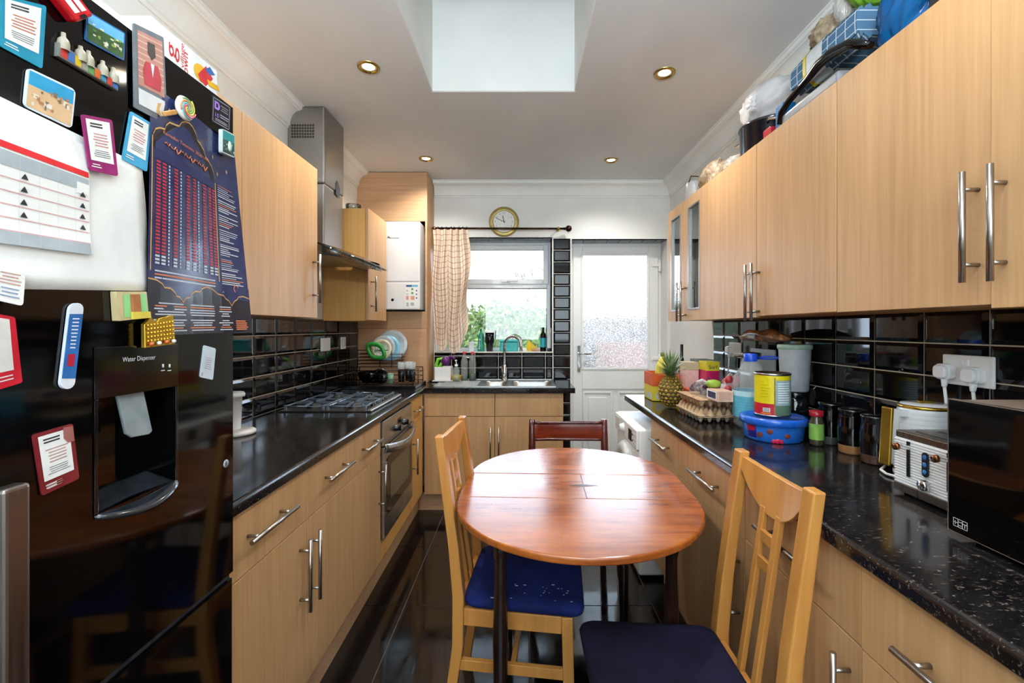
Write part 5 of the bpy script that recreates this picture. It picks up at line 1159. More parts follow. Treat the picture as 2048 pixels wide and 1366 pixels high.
m.grid(lambda u, v: Vector((x+.021*math.cos(2*PI*u), YS+.021*(1-v*.95)*math.sin(2*PI*u), ZS+.03+.175*v)), 24, 6); m.build('tube_body', P('d8dcdc', .35), r)
# ---------------------------------------------------------------- right worktop
def jit(v, k, s=1.0): return v
r = thing('fruit_box', (.83, 2.72, ZW), 'open orange and yellow cardboard fruit box holding bananas', 'box')
bx_ = [.765, .925, 2.68, 2.86]; zt_ = ZW+.165
m = MB(); a0, a1, b0, b1 = bx_
for q in ((a0, a0+.004, b0, b1), (a1-.004, a1, b0, b1), (a0+.004, a1-.004, b0, b0+.004), (a0+.004, a1-.004, b1-.004, b1)): m.box(*q, ZW, ZW+.088, 1); m.box(*q, ZW+.088, zt_, 0)
m.box(a0, a1, b0, b1, ZW, ZW+.003, 1)
m.box(a0-.0006, a0, b0+.01, b1-.04, ZW+.012, ZW+.045, 2); m.box(a0+.02, a1-.03, b0-.0006, b0, ZW+.012, ZW+.05, 2)
m.lathe((a0+.10, b0-.0005, ZW+.125), [(.0001, 0), (.016, 0)], 16, 3, axis='y'); m.text('a', (a0+.09, b0-.001, ZW+.118), (1, 0, 0), (0, 0, 1), .03, 0)
m.build('box_sides', [P('d9622a', .5), P('e0cf3a', .5), P('c9cfc4', .5), P('f0b89a', .5)], r)
BAN = NT('banana_skin'); BAN.set(.45); BAN.l(BAN.ramp(BAN.noise(BAN.coord(), 30, 3), [(.35, 'a8a52a'), (.6, 'dcc840'), (.8, 'c9a52c')]), BAN.b.inputs['Base Color'])
r = thing('banana_bunch', (.84, 2.74, ZW+.2), 'bunch of yellow bananas standing in the fruit box', 'bananas')
for i in range(5):
    a = -.9+i*.45; m = MB(); top = Vector((.845, 2.74, ZW+.265)); o = Vector((math.sin(a)*.05, -math.cos(a)*.045, 0))
    m.tube([top, top+o*.35+Vector((0, 0, -.02)), top+o*.8+Vector((0, 0, -.06)), top+o*1.05+Vector((0, 0, -.11)), top+o*.9+Vector((0, 0, -.15)), top+o*.7+Vector((0, 0, -.17))], [.006, .010, .016, .0175, .013, .004], 8); m.build('banana', BAN.m, r)
m = MB(); m.tube([(.845, 2.74, ZW+.26), (.84, 2.745, ZW+.285)], [.012, .010], 8); m.build('stalk', P('6f6a28', .6), r)
# pineapple
r = thing('pineapple', (.80, 2.42, ZW), 'whole pineapple with a spiky green crown on the right worktop', 'pineapple')
pc = Vector((.805, 2.47, ZW)); m = MB()
m.sphere(pc+Vector((0, 0, .088)), (.062, .062, .086), 28, 18)
for j in range(11):
    t = .30+j*.235; nn = max(5, int(15*math.sin(t)))
    for k in range(15):
        a = 2*PI*(k+.5*(j % 2))/15; n_ = Vector((math.sin(t)*math.cos(a), math.sin(t)*math.sin(a), math.cos(t)))
        p = pc+Vector((0, 0, .088))+Vector((n_.x*.062, n_.y*.062, n_.z*.086)); e1 = Vector((-math.sin(a), math.cos(a), 0)); e2 = n_.cross(e1); s_ = .013*max(.35, math.sin(t))
        m.add([p+e1*s_, p+e2*.012, p-e1*s_, p-e2*.012, p+n_*.007], [(0, 1, 4), (1, 2, 4), (2, 3, 4), (3, 0, 4)], 1+(j+k) % 2)
        m.add([p+n_*.006-e2*.001-e1*.0015, p+n_*.006+e1*.0015, p+n_*.011-e2*.006], [(0, 1, 2)], 0)
m.build('fruit', [P('4a3a16', .6), P('a8862a', .5), P('8a7424', .5)], r)
m = MB(); ct = pc+Vector((0, 0, .168))
for i in range(64):
    lvl = i/64; a = i*2.4; ln = .075+.055*lvl; el = .12+1.15*lvl; d = Vector((math.cos(a)*math.cos(el), math.sin(a)*math.cos(el), math.sin(el))); sd = Vector((-math.sin(a), math.cos(a), 0))*(.0125-.005*lvl)
    b = ct+Vector((0, 0, .012*lvl*3)); mid = b+d*ln*.55; tip = b+d*ln+Vector((math.cos(a), math.sin(a), -.25))*.012*(1-lvl)
    m.add([b-sd, b+sd, mid+sd*.8, mid-sd*.8, tip, b+d*.004+Vector((0, 0, -.004))], [(0, 1, 2, 3), (3, 2, 4), (0, 3, 5), (1, 5, 2)], i % 2)
m.build('crown', [P('64804e', .5), P('93a47e', .5)], r)
# tall dark red bottle
x, y = 1.0, 2.86
r = thing('sauce_bottle', (x, y, ZW), 'slim dark red bottle with a black cap behind the pineapple', 'bottle')
m = MB(); m.lathe((x, y, ZW), [(.0001, 0), (.020, 0), (.021, .15), (.018, .19), (.013, .21)], 18); m.build('bottle_body', P('6e1216', .2), r); m = MB(); m.lathe((x, y, ZW+.21), [(.014, 0), (.014, .03), (.010, .032), (.010, .12), (.0001, .12)], 14); m.build('cap', BLACK, r)
# boxes behind
m = MB(); m.box(1.02, 1.09, 2.52, 2.63, ZW, ZW+.235, 0); m.box(1.019, 1.091, 2.519, 2.631, ZW+.195, ZW+.245, 1)
m.text('Surf', (1.03, 2.5185, ZW+.206), (1, 0, 0), (0, 0, 1), .03, 2, width=.05)
for k in range(7): m.sphere((1.03+.012*(k % 3), 2.5185, ZW+.13+.012*(k//3)), (.006, .0006, .006), 8, 4, 3+k % 2)
tag(m.build('washing_powder_box', [P('c41a5e', .35), P('d9c826', .4), P('123a5a', .5), P('2f6a3a', .5), P('e8b0c0', .5)], bevel=.002), 'bright pink and yellow printed box behind the fruit', 'box')
m = MB(); m.box(.94, 1.015, 2.62, 2.72, ZW, ZW+.19, 1); m.box(.939, 1.016, 2.619, 2.721, ZW+.19, ZW+.235, 0); tag(m.build('cereal_box', [P('b8ac8c', .5), P('e2b8b0', .5)], bevel=.002), 'faded pale box with a tan lid left of the bright pink box', 'box')
m = MB(); m.box(1.03, 1.13, 2.68, 2.80, ZW, ZW+.245); tag(m.build('grey_box', P('6a7472', .5), bevel=.003), 'grey green box at the back behind the pink box', 'box')
m = MB(); m.box(.90, .975, 2.46, 2.55, ZW, ZW+.10); tag(m.build('orange_carton', P('c8431e', .5), bevel=.003), 'small orange red carton behind the pineapple crown', 'box')
# egg trays
def tray(x0, y0, w_, d_, z0, up, ry, mat, label, nx=5, ny=7):
    m = MB(); N = 5
    def f(u, v):
        h = (.5-.5*math.cos(2*PI*u*nx))*(.5-.5*math.cos(2*PI*v*ny)); e = min(u, 1-u, v, 1-v)
        z = .034*h if up else .034*(1-h)
        return Vector((x0-w_/2+w_*u, y0-d_/2+d_*v, 0))+Vector((0, 0, z0+z+ry*(v-.5)))
    m.grid(f, nx*N*2, ny*N*2); return tag(m.build('egg_tray', mat, solid=.003), label, 'egg tray')
EGG = NT('grey_moulded_pulp'); EGG.set(.95, 0, .1); EGG.l(EGG.ramp(EGG.noise(EGG.coord(), 60, 4), [(.3, '9f8f7c'), (.7, 'bba991')]), EGG.b.inputs['Base Color']); EGG.bump(EGG.noise(EGG.coord(), 150, 3), .4, .001)
EG2 = NT('tan_moulded_pulp'); EG2.set(.95, 0, .1); EG2.l(EG2.ramp(EG2.noise(EG2.coord(), 60, 4), [(.3, 'a8896a'), (.7, 'c4a482')]), EG2.b.inputs['Base Color']); EG2.bump(EG2.noise(EG2.coord(), 150, 3), .4, .001)
ex, ey = .89, 2.20
tray(ex, ey, .20, .30, ZW+.002, False, 0.0, EGG.m, 'lower grey egg tray standing on the worktop')
tray(ex+.005, ey, .205, .305, ZW+.029, True, 0.0, EG2.m, 'middle tan egg tray of the stacked three')
tray(ex+.01, ey+.01, .20, .29, ZW+.070, False, 0.0, EG2.m, 'topmost tan egg tray under the fruit packs', 5, 7)
zt3 = ZW+.107
m = MB(); RR = random.Random(3)
def pack(x0, x1, y0, y1, z0, z1, label, colr, n, rad, film_=CLEARP, stalk=False):
    r = thing('fruit_punnet', ((x0+x1)/2, (y0+y1)/2, z0), label, 'fruit pack'); m = MB()
    def g(u, v):
        a = 2*PI*u; rr = 1+.05*math.sin(9*a+7*v)+.04*math.sin(17*a); s_ = math.sin(PI*(.5-.5*v)**.9) if v > 0 else 1
        k = (1-v**3)*.98+.02; return Vector(((x0+x1)/2+(x1-x0)/2*math.copysign(abs(math.cos(a))**.6, math.cos(a))*k*rr, (y0+y1)/2+(y1-y0)/2*math.copysign(abs(math.sin(a))**.6, math.sin(a))*k*rr, z0+(z1-z0)*v+.004*math.sin(13*a)*v))
    m.grid(g, 48, 12); m.build('wrapper', film_, r)
    for i in range(n):
        p = Vector((RR.uniform(x0+rad, x1-rad), RR.uniform(y0+rad, y1-rad), RR.uniform(z0+rad, z1-rad*1.6))); m = MB(); m.sphere(p, (rad, rad, rad*1.1), 12, 8); m.build('fruit', colr[i % len(colr)], r)
    return r
pack(.83, .92, 2.13, 2.30, zt3, zt3+.075, 'clear bag of dark grapes on top of the egg trays', [P('3a1f2c', .3), P('54303c', .3)], 22, .013, CLEARP)
pack(1.0, 1.10, 2.235, 2.36, ZW+.002, zt3+.10, 'clear pack of pink red fruit behind the egg trays', [P('b83a44', .4), P('c8707a', .4), P('a52a34', .4)], 24, .02, CLEARP)
r = thing('lime', (.87, 2.10, zt3+.06), 'green pear shaped fruit on the grape bag', 'fruit'); m = MB(); m.M = Matrix.Translation((.885, 2.11, zt3+.066)); m.sphere((0, 0, 0), (.036, .024, .020), 18, 12); m.build('fruit_body', P('8aa83a', .4), r)
m = MB(); m.box(.85, .922, 1.99, 2.10, zt3+.001, zt3+.047, 0); m.box(.8492, .85, 1.995, 2.095, zt3+.008, zt3+.044, 2); m.box(.8488, .8492, 2.0, 2.085, zt3+.012, zt3+.040, 1); m.box(.86, .912, 1.9892, 1.99, zt3+.006, zt3+.044, 3)
tag(m.build('sandwich_pack', [P('d8b4a0', .4), P('1c2a5c', .4), PAPER, P('c9a08e', .4)], bevel=.003), 'pinkish food pack with a navy blue label on the egg trays', 'pack')
# 5 litre water bottle
wx, wy, wr = 1.0, 1.995, .072
r = thing('water_bottle', (wx, wy, ZW), 'big clear five litre water bottle with a blue cap and handle', 'bottle')
CW = film('clear_water_bottle_wall', 'e4ecee', .05, .06, 8)
m = MB(); prof = [(.0001, .006), (.05, 0), (.066, .006), (.071, .02), (.066, .035), (.072, .045)]+[(.073, .05), (.073, .16), (.070, .165)]+[(.072, .17), (.073, .19), (.068, .215), (.056, .24), (.036, .268), (.022, .285), (.021, .292)]
m.lathe((wx, wy, ZW), prof, 40); m.build('bottle_wall', CW, r)
m = MB(); m.lathe((wx, wy, ZW), [(.0001, .008), (.062, .010), (.068, .022), (.0685, .10), (.0001, .10)], 32); m.build('water', film('water_in_bottle', 'cfe6ea', .06, .02, 5), r)
m = MB(); m.lathe((wx, wy, ZW), [(.0738, .048), (.0738, .158)], 40, 0); m.build('label', P('5fb4cc', .3), r)
m = MB(); m.lathe((wx, wy, ZW), [(.0742, .138), (.0742, .160)], 40, 0)
for k in range(6): m.lathe((wx, wy, ZW), [(.0743, .062+k*.011), (.0743, .063+k*.011)], 40, 1)
m.build('label_print', [P('b9e0ea', .3), P('8fd0df', .3)], r)
m = MB(); m.lathe((wx, wy, ZW+.286), [(.026, 0), (.027, .004), (.027, .03), (.024, .034), (.0001, .034)], 28); m.build('cap', P('1d4fd0', .3), r)
m = MB(); m.tube([(wx+.022, wy-.015, ZW+.303), (wx+.045, wy-.04, ZW+.309), (wx+.065, wy-.07, ZW+.310), (wx+.075, wy-.085, ZW+.308), (wx+.072, wy-.07, ZW+.300), (wx+.05, wy-.035, ZW+.298), (wx+.026, wy-.008, ZW+.298)], .0035, 8); m.build('carry_handle', P('1d4fd0', .3), r)
# blue chocolate tub and yellow tin
bx, by = .985, 1.79
r = thing('chocolate_tub', (bx, by, ZW), 'round bright blue plastic sweet tub with red brown sweets printed on it', 'tub')
m = MB(); m.lathe((bx, by, ZW), [(.0001, 0), (.098, 0), (.103, .004), (.110, .068), (.110, .07)], 56); t_ = m.build('tub_body', P('2872d4', .3, coat=.2), r)
m = MB(); m.lathe((bx, by, ZW+.0), [(.111, .060), (.119, .062), (.120, .082), (.117, .088), (.104, .089), (.102, .083), (.0001, .083)], 56); m.build('lid', P('1f62cc', .25, coat=.3), r)
def ontub(ang, z): 
    a = math.radians(ang); rr_2 = .103+.007*(z-.004)/.064; return Vector((bx+rr_2*math.cos(a), by+rr_2*math.sin(a), ZW+z)), a
m = MB()
for ang, z, s_, mi in ((217, .028, .011, 0), (236, .044, .011, 0), (268, .030, .010, 0), (250, .010, .010, 1), (243, .008, .008, 1), (257, .008, .008, 1)):
    p, a = ontub(ang, z); n_ = Vector((math.cos(a), math.sin(a), 0)); M_ = Matrix.Rotation(a, 3, 'Z'); m.sphere(p, (.0016, s_, s_), 16, 8, mi, M=M_)
m.build('printed_sweets', [P('7c3520', .35), P('c01848', .35)], r)
m = MB(); m.grid(lambda u, v: (lambda q: q[0]+Vector((math.cos(q[1]), math.sin(q[1]), 0))*.0008)(ontub(188+22*u, .012+.042*v)), 10, 3, 0); m.grid(lambda u, v: (lambda q: q[0]+Vector((math.cos(q[1]), math.sin(q[1]), 0))*.0014)(ontub(188+20*u, .034+.022*v+.006*u)), 10, 2, 1); m.build('printed_label', [P('241a6c', .35), P('b01a3c', .35)], r)
tx, ty, tz = .988, 1.80, ZW+.0895
r = thing('milk_powder_tin', (tx, ty, tz), 'yellow and red printed tin on top of the blue tub', 'tin')
m = MB(); R_ = .064
def tin(a0, a1, z0, z1, mi, off=0): m.grid(lambda u, v: Vector((tx+(R_+off)*math.cos(math.radians(a0+(a1-a0)*u)), ty+(R_+off)*math.sin(math.radians(a0+(a1-a0)*u)), tz+z0+(z1-z0)*v)), max(4, int(abs(a1-a0)/8)), 1, mi)
tin(0, 360, .004, .160, 0); m.lathe((tx, ty, tz), [(.0001, .004), (.064, .004), (.066, .0), (.066, .005), (.064, .007)], 48, 3); m.lathe((tx, ty, tz), [(.064, .158), (.066, .160), (.066, .166), (.062, .167), (.061, .152), (.0001, .152)], 48, 3)
m.build('tin_body', [P('e2cf1e', .3), RED, P('8fb2b4', .3), P('bdbdba', .2, 1)], r)
m = MB(); tin(150, 252, .007, .040, 0, .0006); tin(150, 252, .040, .050, 0, .0006); tin(252, 320, .007, .140, 1, .0006); tin(252, 320, .007, .045, 2, .0009); tin(247, 251, .01, .15, 3, .001)
tin(212, 235, .018, .034, 4, .0012); tin(205, 238, .010, .015, 5, .0013)
for k in range(9): tin(258, 312-RND.uniform(0, 18), .055+k*.009, .0585+k*.009, 4, .0012)
for k in range(5): tin(205, 240-RND.uniform(0, 12), .075+k*.011, .079+k*.011, 6, .0012)
for k in range(8): tin(214+k*2.5, 215.2+k*2.5, .019, .033, 7, .0015)
m.build('printed_panels', [P('c22032', .3), P('9ab4b8', .3), P('5f7a64', .3), P('7a6a1a', .3), PAPER, P('e08a2a', .3), P('c8b81a', .3), BLACK], r)
# tall container on a dark jar
jx, jy = 1.175, 1.965
r = thing('storage_jar', (jx, jy, ZW), 'dark glass storage jar carrying the tall frosted container', 'jar')
m = MB(); m.lathe((jx, jy, ZW), [(.0001, 0), (.048, 0), (.052, .008), (.052, .12), (.044, .135)], 28); m.build('jar_body', P('17181b', .06, coat=.5), r); m = MB(); m.lathe((jx, jy, ZW+.135), [(.046, 0), (.047, .02), (.045, .024), (.0001, .024)], 28); m.build('lid', P('101010', .15), r)
m = MB(); m.tube([(jx-.05, jy-.02, ZW+.02), (jx-.056, jy-.02, ZW+.08), (jx-.05, jy-.02, ZW+.13)], .0018, 6); m.build('clip_wire', CHROME, r)
r = thing('plastic_container', (jx, jy, ZW+.162), 'tall frosted plastic container with a pale green lid, raised behind the tin', 'container')
m = MB(); m.lathe((jx, jy, ZW+.1605), [(.0001, 0), (.050, 0), (.054, .006), (.062, .175), (.062, .18)], 32); m.build('container_body', P('b9bfc2', .3), r); m = MB(); m.lathe((jx, jy, ZW+.3405), [(.065, 0), (.067, .003), (.067, .018), (.064, .021), (.0001, .021)], 32); m.build('lid', P('a8c4ae', .35), r)
# chopping board with nuts bag
m = MB(); m.prism([(1.165, 2.10, ZW), (1.165, 2.33, ZW), (1.165, 2.33, ZW+.33), (1.165, 2.10, ZW+.33)], (.008, 0, 0)); tag(m.build('chopping_board', P('8d9698', .3), bevel=.004), 'grey speckled chopping board leaning upright against the tiles', 'chopping board')
r = thing('glass_jar', (1.07, 2.17, ZW), 'tall clip top glass jar behind the water bottle', 'jar')
m = MB(); m.lathe((1.105, 2.20, ZW), [(.0001, 0), (.045, 0), (.048, .01), (.048, .26), (.04, .28), (.04, .295)], 28); m.build('jar_body', CLB, r); m = MB(); m.lathe((1.105, 2.20, ZW+.295), [(.044, 0), (.044, .018), (.0001, .022)], 28); m.tube([(1.065, 2.17, ZW+.30), (1.04, 2.23, ZW+.295)], .006, 8); m.build('lid', DARKSTEEL, r)
r = thing('nuts_bag', (1.12, 2.18, ZW+.335), 'brown crinkled snack bag with a black label lying high behind the bottle', 'snack bag')
NUT = NT('brown_nuts_print'); NUT.set(.3); NUT.l(NUT.ramp(NUT.noise(NUT.coord(), 45, 3), [(.35, '3d2212'), (.55, '8a5a30'), (.75, 'b98a58')]), NUT.b.inputs['Base Color'])
def bagf(u, v):
    a = 2*PI*u; e = math.sin(PI*v)**.45; return Vector((1.12+.055*e*math.cos(a), 1.91+.42*v+.004*math.sin(7*a), ZW+.387+.026*e*math.sin(a)+.006*math.sin(11*v+3*a)+.012*math.sin(PI*v)))
m = MB(); m.grid(bagf, 28, 24); m.build('bag_body', NUT.m, r)
m = MB(); m.grid(lambda u, v: Vector((1.063-.0*v, 2.15-.07*u, ZW+.380+.024*v)), 4, 3); m.build('black_label', BLACK, r)
m = MB(); m.text('Alesto', (1.0622, 2.145, ZW+.386), (0, -1, 0), (0, 0, 1), .02, width=.055); m.build('label_text', P('cfc8b8', .5), r)
m = MB(); m.sphere((1.12, 2.42, ZW+.10), (.045, .06, .02), 16, 8); tag(m.build('foil_parcel', P('5f8fc0', .25)), 'small blue crumpled foil parcel beside the water bottle', 'parcel')
m.v and None
m = MB(); m.box(1.09, 1.15, 2.385, 2.465, ZW, ZW+.082); tag(m.build('jam_box', P('3a2a26', .4), bevel=.003), 'dark box under the blue foil parcel', 'box')
# sauce jar and canisters
sx_, sy_ = 1.085, 1.68
r = thing('pesto_jar', (sx_, sy_, ZW), 'small jar with a red lid and lime green label beside the blue tub', 'jar')
m = MB(); m.lathe((sx_, sy_, ZW), [(.0001, 0), (.022, 0), (.024, .006), (.024, .085), (.018, .10), (.018, .108)], 22); m.build('jar_body', P('4a4230', .1, coat=.5), r); m = MB(); m.lathe((sx_, sy_, ZW+.022), [(.0245, 0), (.0245, .058)], 22); m.build('label', P('86b452', .4), r); m = MB(); m.lathe((sx_, sy_, ZW+.107), [(.022, 0), (.023, .003), (.023, .02), (.0001, .022)], 22); m.build('lid', P('a81a2c', .25), r)
for i, (x, y, cc, nm) in enumerate(((1.155, 1.705, '4f5148', 'farthest from the kettle, dull grey grains inside'), (1.14, 1.575, 'a8794c', 'middle one with tan powder in its base'), (1.13, 1.455, '5e4334', 'nearest the kettle, brown contents low in it'))):
    r = thing('storage_canister', (x, y, ZW), 'glossy black canister, '+nm, 'canister', 'black canisters by the kettle')
    m = MB(); m.lathe((x, y, ZW), [(.0001, 0), (.037, 0), (.040, .004), (.041, .03)], 32); m.build('glass_base', P(cc, .12, coat=.6), r)
    m = MB(); m.lathe((x, y, ZW), [(.0415, .03), (.043, .06), (.0425, .10), (.039, .125), (.039, .14), (.041, .142), (.041, .150), (.038, .153), (.0001, .153)], 32); m.build('black_sleeve', P('0b0b0d', .1, coat=.5), r)
# kettle
kx, ky = 1.165, 1.315
r = thing('electric_kettle', (kx, ky, ZW), 'white ribbed electric kettle with gold handle and rim', 'kettle')
m = MB(); prof = [(.0001, .022), (.070, .022), (.076, .026)]
for k in range(12): z = .03+k*.014; rr_3 = .076-.012*k/12; prof += [(rr_3, z), (rr_3+.0016, z+.006), (rr_3-.001, z+.013)]
prof += [(.063, .202), (.060, .206)]; m.lathe((kx, ky, ZW), prof, 44); m.build('kettle_body', WHITEG, r)
m = MB(); m.lathe((kx, ky, ZW), [(.0001, 0), (.072, 0), (.074, .004), (.074, .012), (.072, .014)], 40, 1); m.lathe((kx, ky, ZW), [(.072, .0145), (.074, .016), (.073, .0215), (.05, .0218)], 40, 0); m.build('power_base', [GOLD, WHITE], r)
m = MB(); m.lathe((kx, ky, ZW), [(.064, .200), (.0665, .203), (.0655, .209), (.060, .210)], 40); m.build('gold_rim', GOLD, r)
m = MB(); m.lathe((kx, ky, ZW), [(.061, .207), (.057, .213), (.0001, .214)], 36, 0); m.build('lid', WHITEG, r); m = MB(); m.bar((kx-.02, ky, ZW+.217), (kx+.02, ky, ZW+.217), .012, .007); m.build('lid_button', GOLD, r, bevel=.002)
hd = Vector((-.98, -.10, 0)).normalized(); hb = Vector((kx, ky, ZW))
m = MB(); m.bar(hb+hd*.115+Vector((0, 0, .045)), hb+hd*.105+Vector((0, 0, .2)), .030, .022, up=hd); m.bar(hb+hd*.06+Vector((0, 0, .185)), hb+hd*.11+Vector((0, 0, .19)), .026, .02); m.bar(hb+hd*.07+Vector((0, 0, .055)), hb+hd*.112+Vector((0, 0, .055)), .02, .016); m.build('handle', WHITE, r, bevel=.004, seg=3)
m = MB(); m.bar(hb+hd*.129+Vector((0, 0, .04)), hb+hd*.119+Vector((0, 0, .205)), .034, .010, up=hd); m.build('handle_grip', GOLD, r, bevel=.004, seg=3)
m = MB(); sd = Vector((-.6, -.8, 0)); m.bar(hb+sd*.0745+Vector((0, 0, .05)), hb+sd*.067+Vector((0, 0, .15)), .014, .006, up=sd); m.build('water_gauge', P('8f9294', .15), r, bevel=.002)
m = MB(); m.tube([(kx-.06, ky-.05, ZW+.006), (kx-.09, ky-.03, ZW+.006), (kx-.105, ky+.01, ZW+.006), (kx-.09, ky+.05, ZW+.006), (kx-.05, ky+.085, ZW+.006)], .004, 8); m.build('cord', WHITE, r)
# toaster
ax0, ax1, ay0, ay1, az0, az1 = .98, 1.16, .965, 1.20, ZW+.008, 1.075
r = thing('toaster', (1.07, 1.08, ZW), 'white ribbed four slice toaster between the kettle and microwave', 'toaster')
m = MB()
NR = 17; h_ = (az1-.018-(az0+.022))/NR
for i in range(NR):
    z = az0+.022+i*h_; m.box(ax0, ax1, ay0, ay1, z, z+h_*.55); m.box(ax0+.0018, ax1-.0018, ay0+.0018, ay1-.0018, z+h_*.55, z+h_)
m.build('ribbed_shell', WHITEG, r, bevel=.0009, seg=2)
m = MB(); m.box(ax0-.001, ax1+.001, ay0-.001, ay1+.001, az0, az0+.022); m.build('lower_band', DARKSTEEL, r, bevel=.002)
m = MB(); m.box(ax0+.002, ax1-.002, ay0+.002, ay1-.002, az1-.018, az1); m.build('top_plate', DARKSTEEL, r, bevel=.003)
m = MB()
for x in (1.02, 1.075, 1.12): m.box(x-.010, x+.010, ay0+.03, ay1-.03, az1+.0002, az1+.001)
m.build('slot', BLACK, r)
for y in (1.155, 1.045):
    m = MB(); m.box(ax0-.0015, ax0, y-.005, y+.005, az0+.045, az1-.022); m.build('lever_slot', BLACK, r)
    m = MB(); m.bar((ax0, y, az1-.036), (ax0-.028, y, az1-.034), .012, .010); m.lathe((ax0-.036, y, az1-.034), [(.0001, 0), (.009, 0), (.009, .008), (.006, .01)], 16, 1, axis='x'); m.build('lever', [CHROME, P('8a5a3a', .25, 1)], r)
m = MB(); ol = rrect(.018, .06, .009, 5); m.prism([(ax0-.003, 1.105+a, az0+.09+b) for a, b in ol], (.003, 0, 0), 0)
for k in range(3): m.sphere((ax0-.004, 1.105, az0+.072+k*.018), (.0015, .006, .006), 12, 6, 1)
m.build('button_panel', [P('16222e', .15), P('2f6fa8', .2)], r)
m = MB(); m.lathe((ax0-.014, 1.105, az0+.040), [(.0001, 0), (.011, 0), (.013, .004), (.0135, .014)], 24, axis='x'); m.build('browning_dial', CHROME, r)
for y in (ay0+.03, ay1-.02):
    for x in (ax0+.02, ax1-.02): m = MB(); m.cyl((x, y, ZW), (x, y, az0+.001), .008, seg=12); m.build('foot', BLACK, r)
# microwave
mx0, mx1, my0, my1, mz0, mz1 = .89, 1.235, .47, .953, .92, 1.194
r = thing('microwave', (1.06, .71, ZW), 'black glass fronted microwave at the near end of the right worktop', 'microwave')
m = MB(); m.box(mx0+.012, mx1, my0+.004, my1-.004, mz0+.004, mz1-.002); m.build('casing', P('7d6a5c', .35), r, bevel=.003)
m = MB(); m.box(mx0+.0035, mx0+.013, my0, my1, mz0, mz1)
for q in ((my0, my1, mz0, mz0+.0024), (my0, my1, mz1-.0024, mz1), (my0, my0+.0024, mz0, mz1), (my1-.0024, my1, mz0, mz1)): m.box(mx0-.0004, mx0+.0034, *q)
m.build('front_edge', P('b8b2ac', .25, 1), r, bevel=.001)
m = MB(); m.box(mx0, mx0+.0034, my0+.0025, my1-.0025, mz0+.0025, mz1-.0025); d = m.build('glass_door', BLACKG, r)
m = MB(); yy, zz = .940, .934
def ln_(a, b, c, d_): m.box(mx0-.0004, mx0, yy-a, yy-c, zz+b, zz+d_)
for a, b, c, d_ in ((0, 0, .03, .001), (0, .016, .03, .017), (0, 0, .001, .017), (.029, 0, .03, .017), (.010, 0, .011, .017), (.019, 0, .020, .017), (0, .008, .010, .009), (.02, .010, .03, .011), (.012, .004, .018, .005), (.012, .011, .018, .012), (.004, .004, .005, .012), (.024, .003, .025, .009)): ln_(a, b, c, d_)
m.build('badge', P('c8c8c8', .4), d)
for x in (.93, 1.2):
    for y in (.50, .92): m = MB(); m.cyl((x, y, ZW), (x, y, mz0+.006), .012, seg=12); m.build('foot', BLACK, r)
# ---------------------------------------------------------------- on top of the right wall cabinets
TU = UT+.0005
def crumple(name, c, r3, mat, label, cat, seed, amp=.12, seg=40, rings=26, flatb=True, sq=1.0, knot=None, mi_=0):
    m = MB(); rr_ = random.Random(seed); ph = [(rr_.uniform(0, 6), rr_.uniform(2, 9), rr_.randint(1, 8)*2) for _ in range(12)]; vs = []
    for i in range(rings+1):
        t = PI*i/rings
        for k in range(seg):
            a = 2*PI*k/seg; q = 1+sum(amp/(2+j*.45)*(math.sin(p[0]+p[1]*t+p[2]*a) if j % 2 else .6-1.2*abs(math.sin(p[0]+p[1]*.8*t+.5*p[2]*a))) for j, p in enumerate(ph))*math.sin(t)
            x = r3[0]*math.copysign(abs(math.sin(t)*math.cos(a))**sq, math.cos(a))*q; y = r3[1]*math.copysign(abs(math.sin(t)*math.sin(a))**sq, math.sin(a))*q; z = r3[2]*math.cos(t)*q
            if flatb: z = max(z, -r3[2]*.92)
            vs.append(Vector((c[0]+x, c[1]+y, c[2]+r3[2]*.92+z)))
    for v in vs:
        v.x = min(v.x, XR-.004); v.z = min(v.z, CZ-.16 if v.x > XR-.1 else CZ-.004)
    m.add(vs, [(i*seg+k, (i+1)*seg+k, (i+1)*seg+(k+1) % seg, i*seg+(k+1) % seg) for i in range(rings) for k in range(seg)], mi_, True)
    if knot:
        for k in range(7): a = k*.9; m.tube([knot, Vector(knot)+Vector((-.02*abs(math.cos(a)), .03*math.cos(a), .03*math.sin(a)))], [.004, .010], 6, mi_)
    return tag(m.build(name, mat), label, cat)
def tp(u, Y): return (u-VX)*Y/F
r = thing('storage_tin', (1.08, 2.93, TU), 'white cylindrical canister with a wire clip at the far end on the wall cabinets', 'canister')
m = MB(); m.lathe((1.07, 2.82, TU), [(.0001, 0), (.055, 0), (.056, .13), (.050, .14), (.0001, .14)], 28); m.build('tin_body', P('c8ccce', .3), r); m = MB(); m.tube([(1.02, 2.79, TU+.13), (1.03, 2.78, TU+.165), (1.08, 2.79, TU+.165)], .003, 6); m.build('clip', BRONZE, r)
BREAD = NT('brown_dry_contents'); BREAD.set(.6); BREAD.l(BREAD.ramp(BREAD.noise(BREAD.coord(), 50, 4), [(.3, '7d6a52'), (.6, 'b3a084'), (.8, 'd6cdb8')]), BREAD.b.inputs['Base Color'])
crumple('food_bag', (1.07, 2.53, TU), (.075, .13, .085), BREAD.m, 'crinkled bag of brown dry food on the far end of the wall cabinets', 'bag', 3, .16)
crumple('plastic_bag', (1.11, 2.30, TU), (.085, .055, .06), FILMC, 'loose clear plastic bag beside the black pot', 'bag', 8, .2)
r = thing('cooking_pot', (1.09, 2.08, TU), 'large black pot on top of the right wall cabinets', 'pot')
px_, py_ = 1.105, 2.02
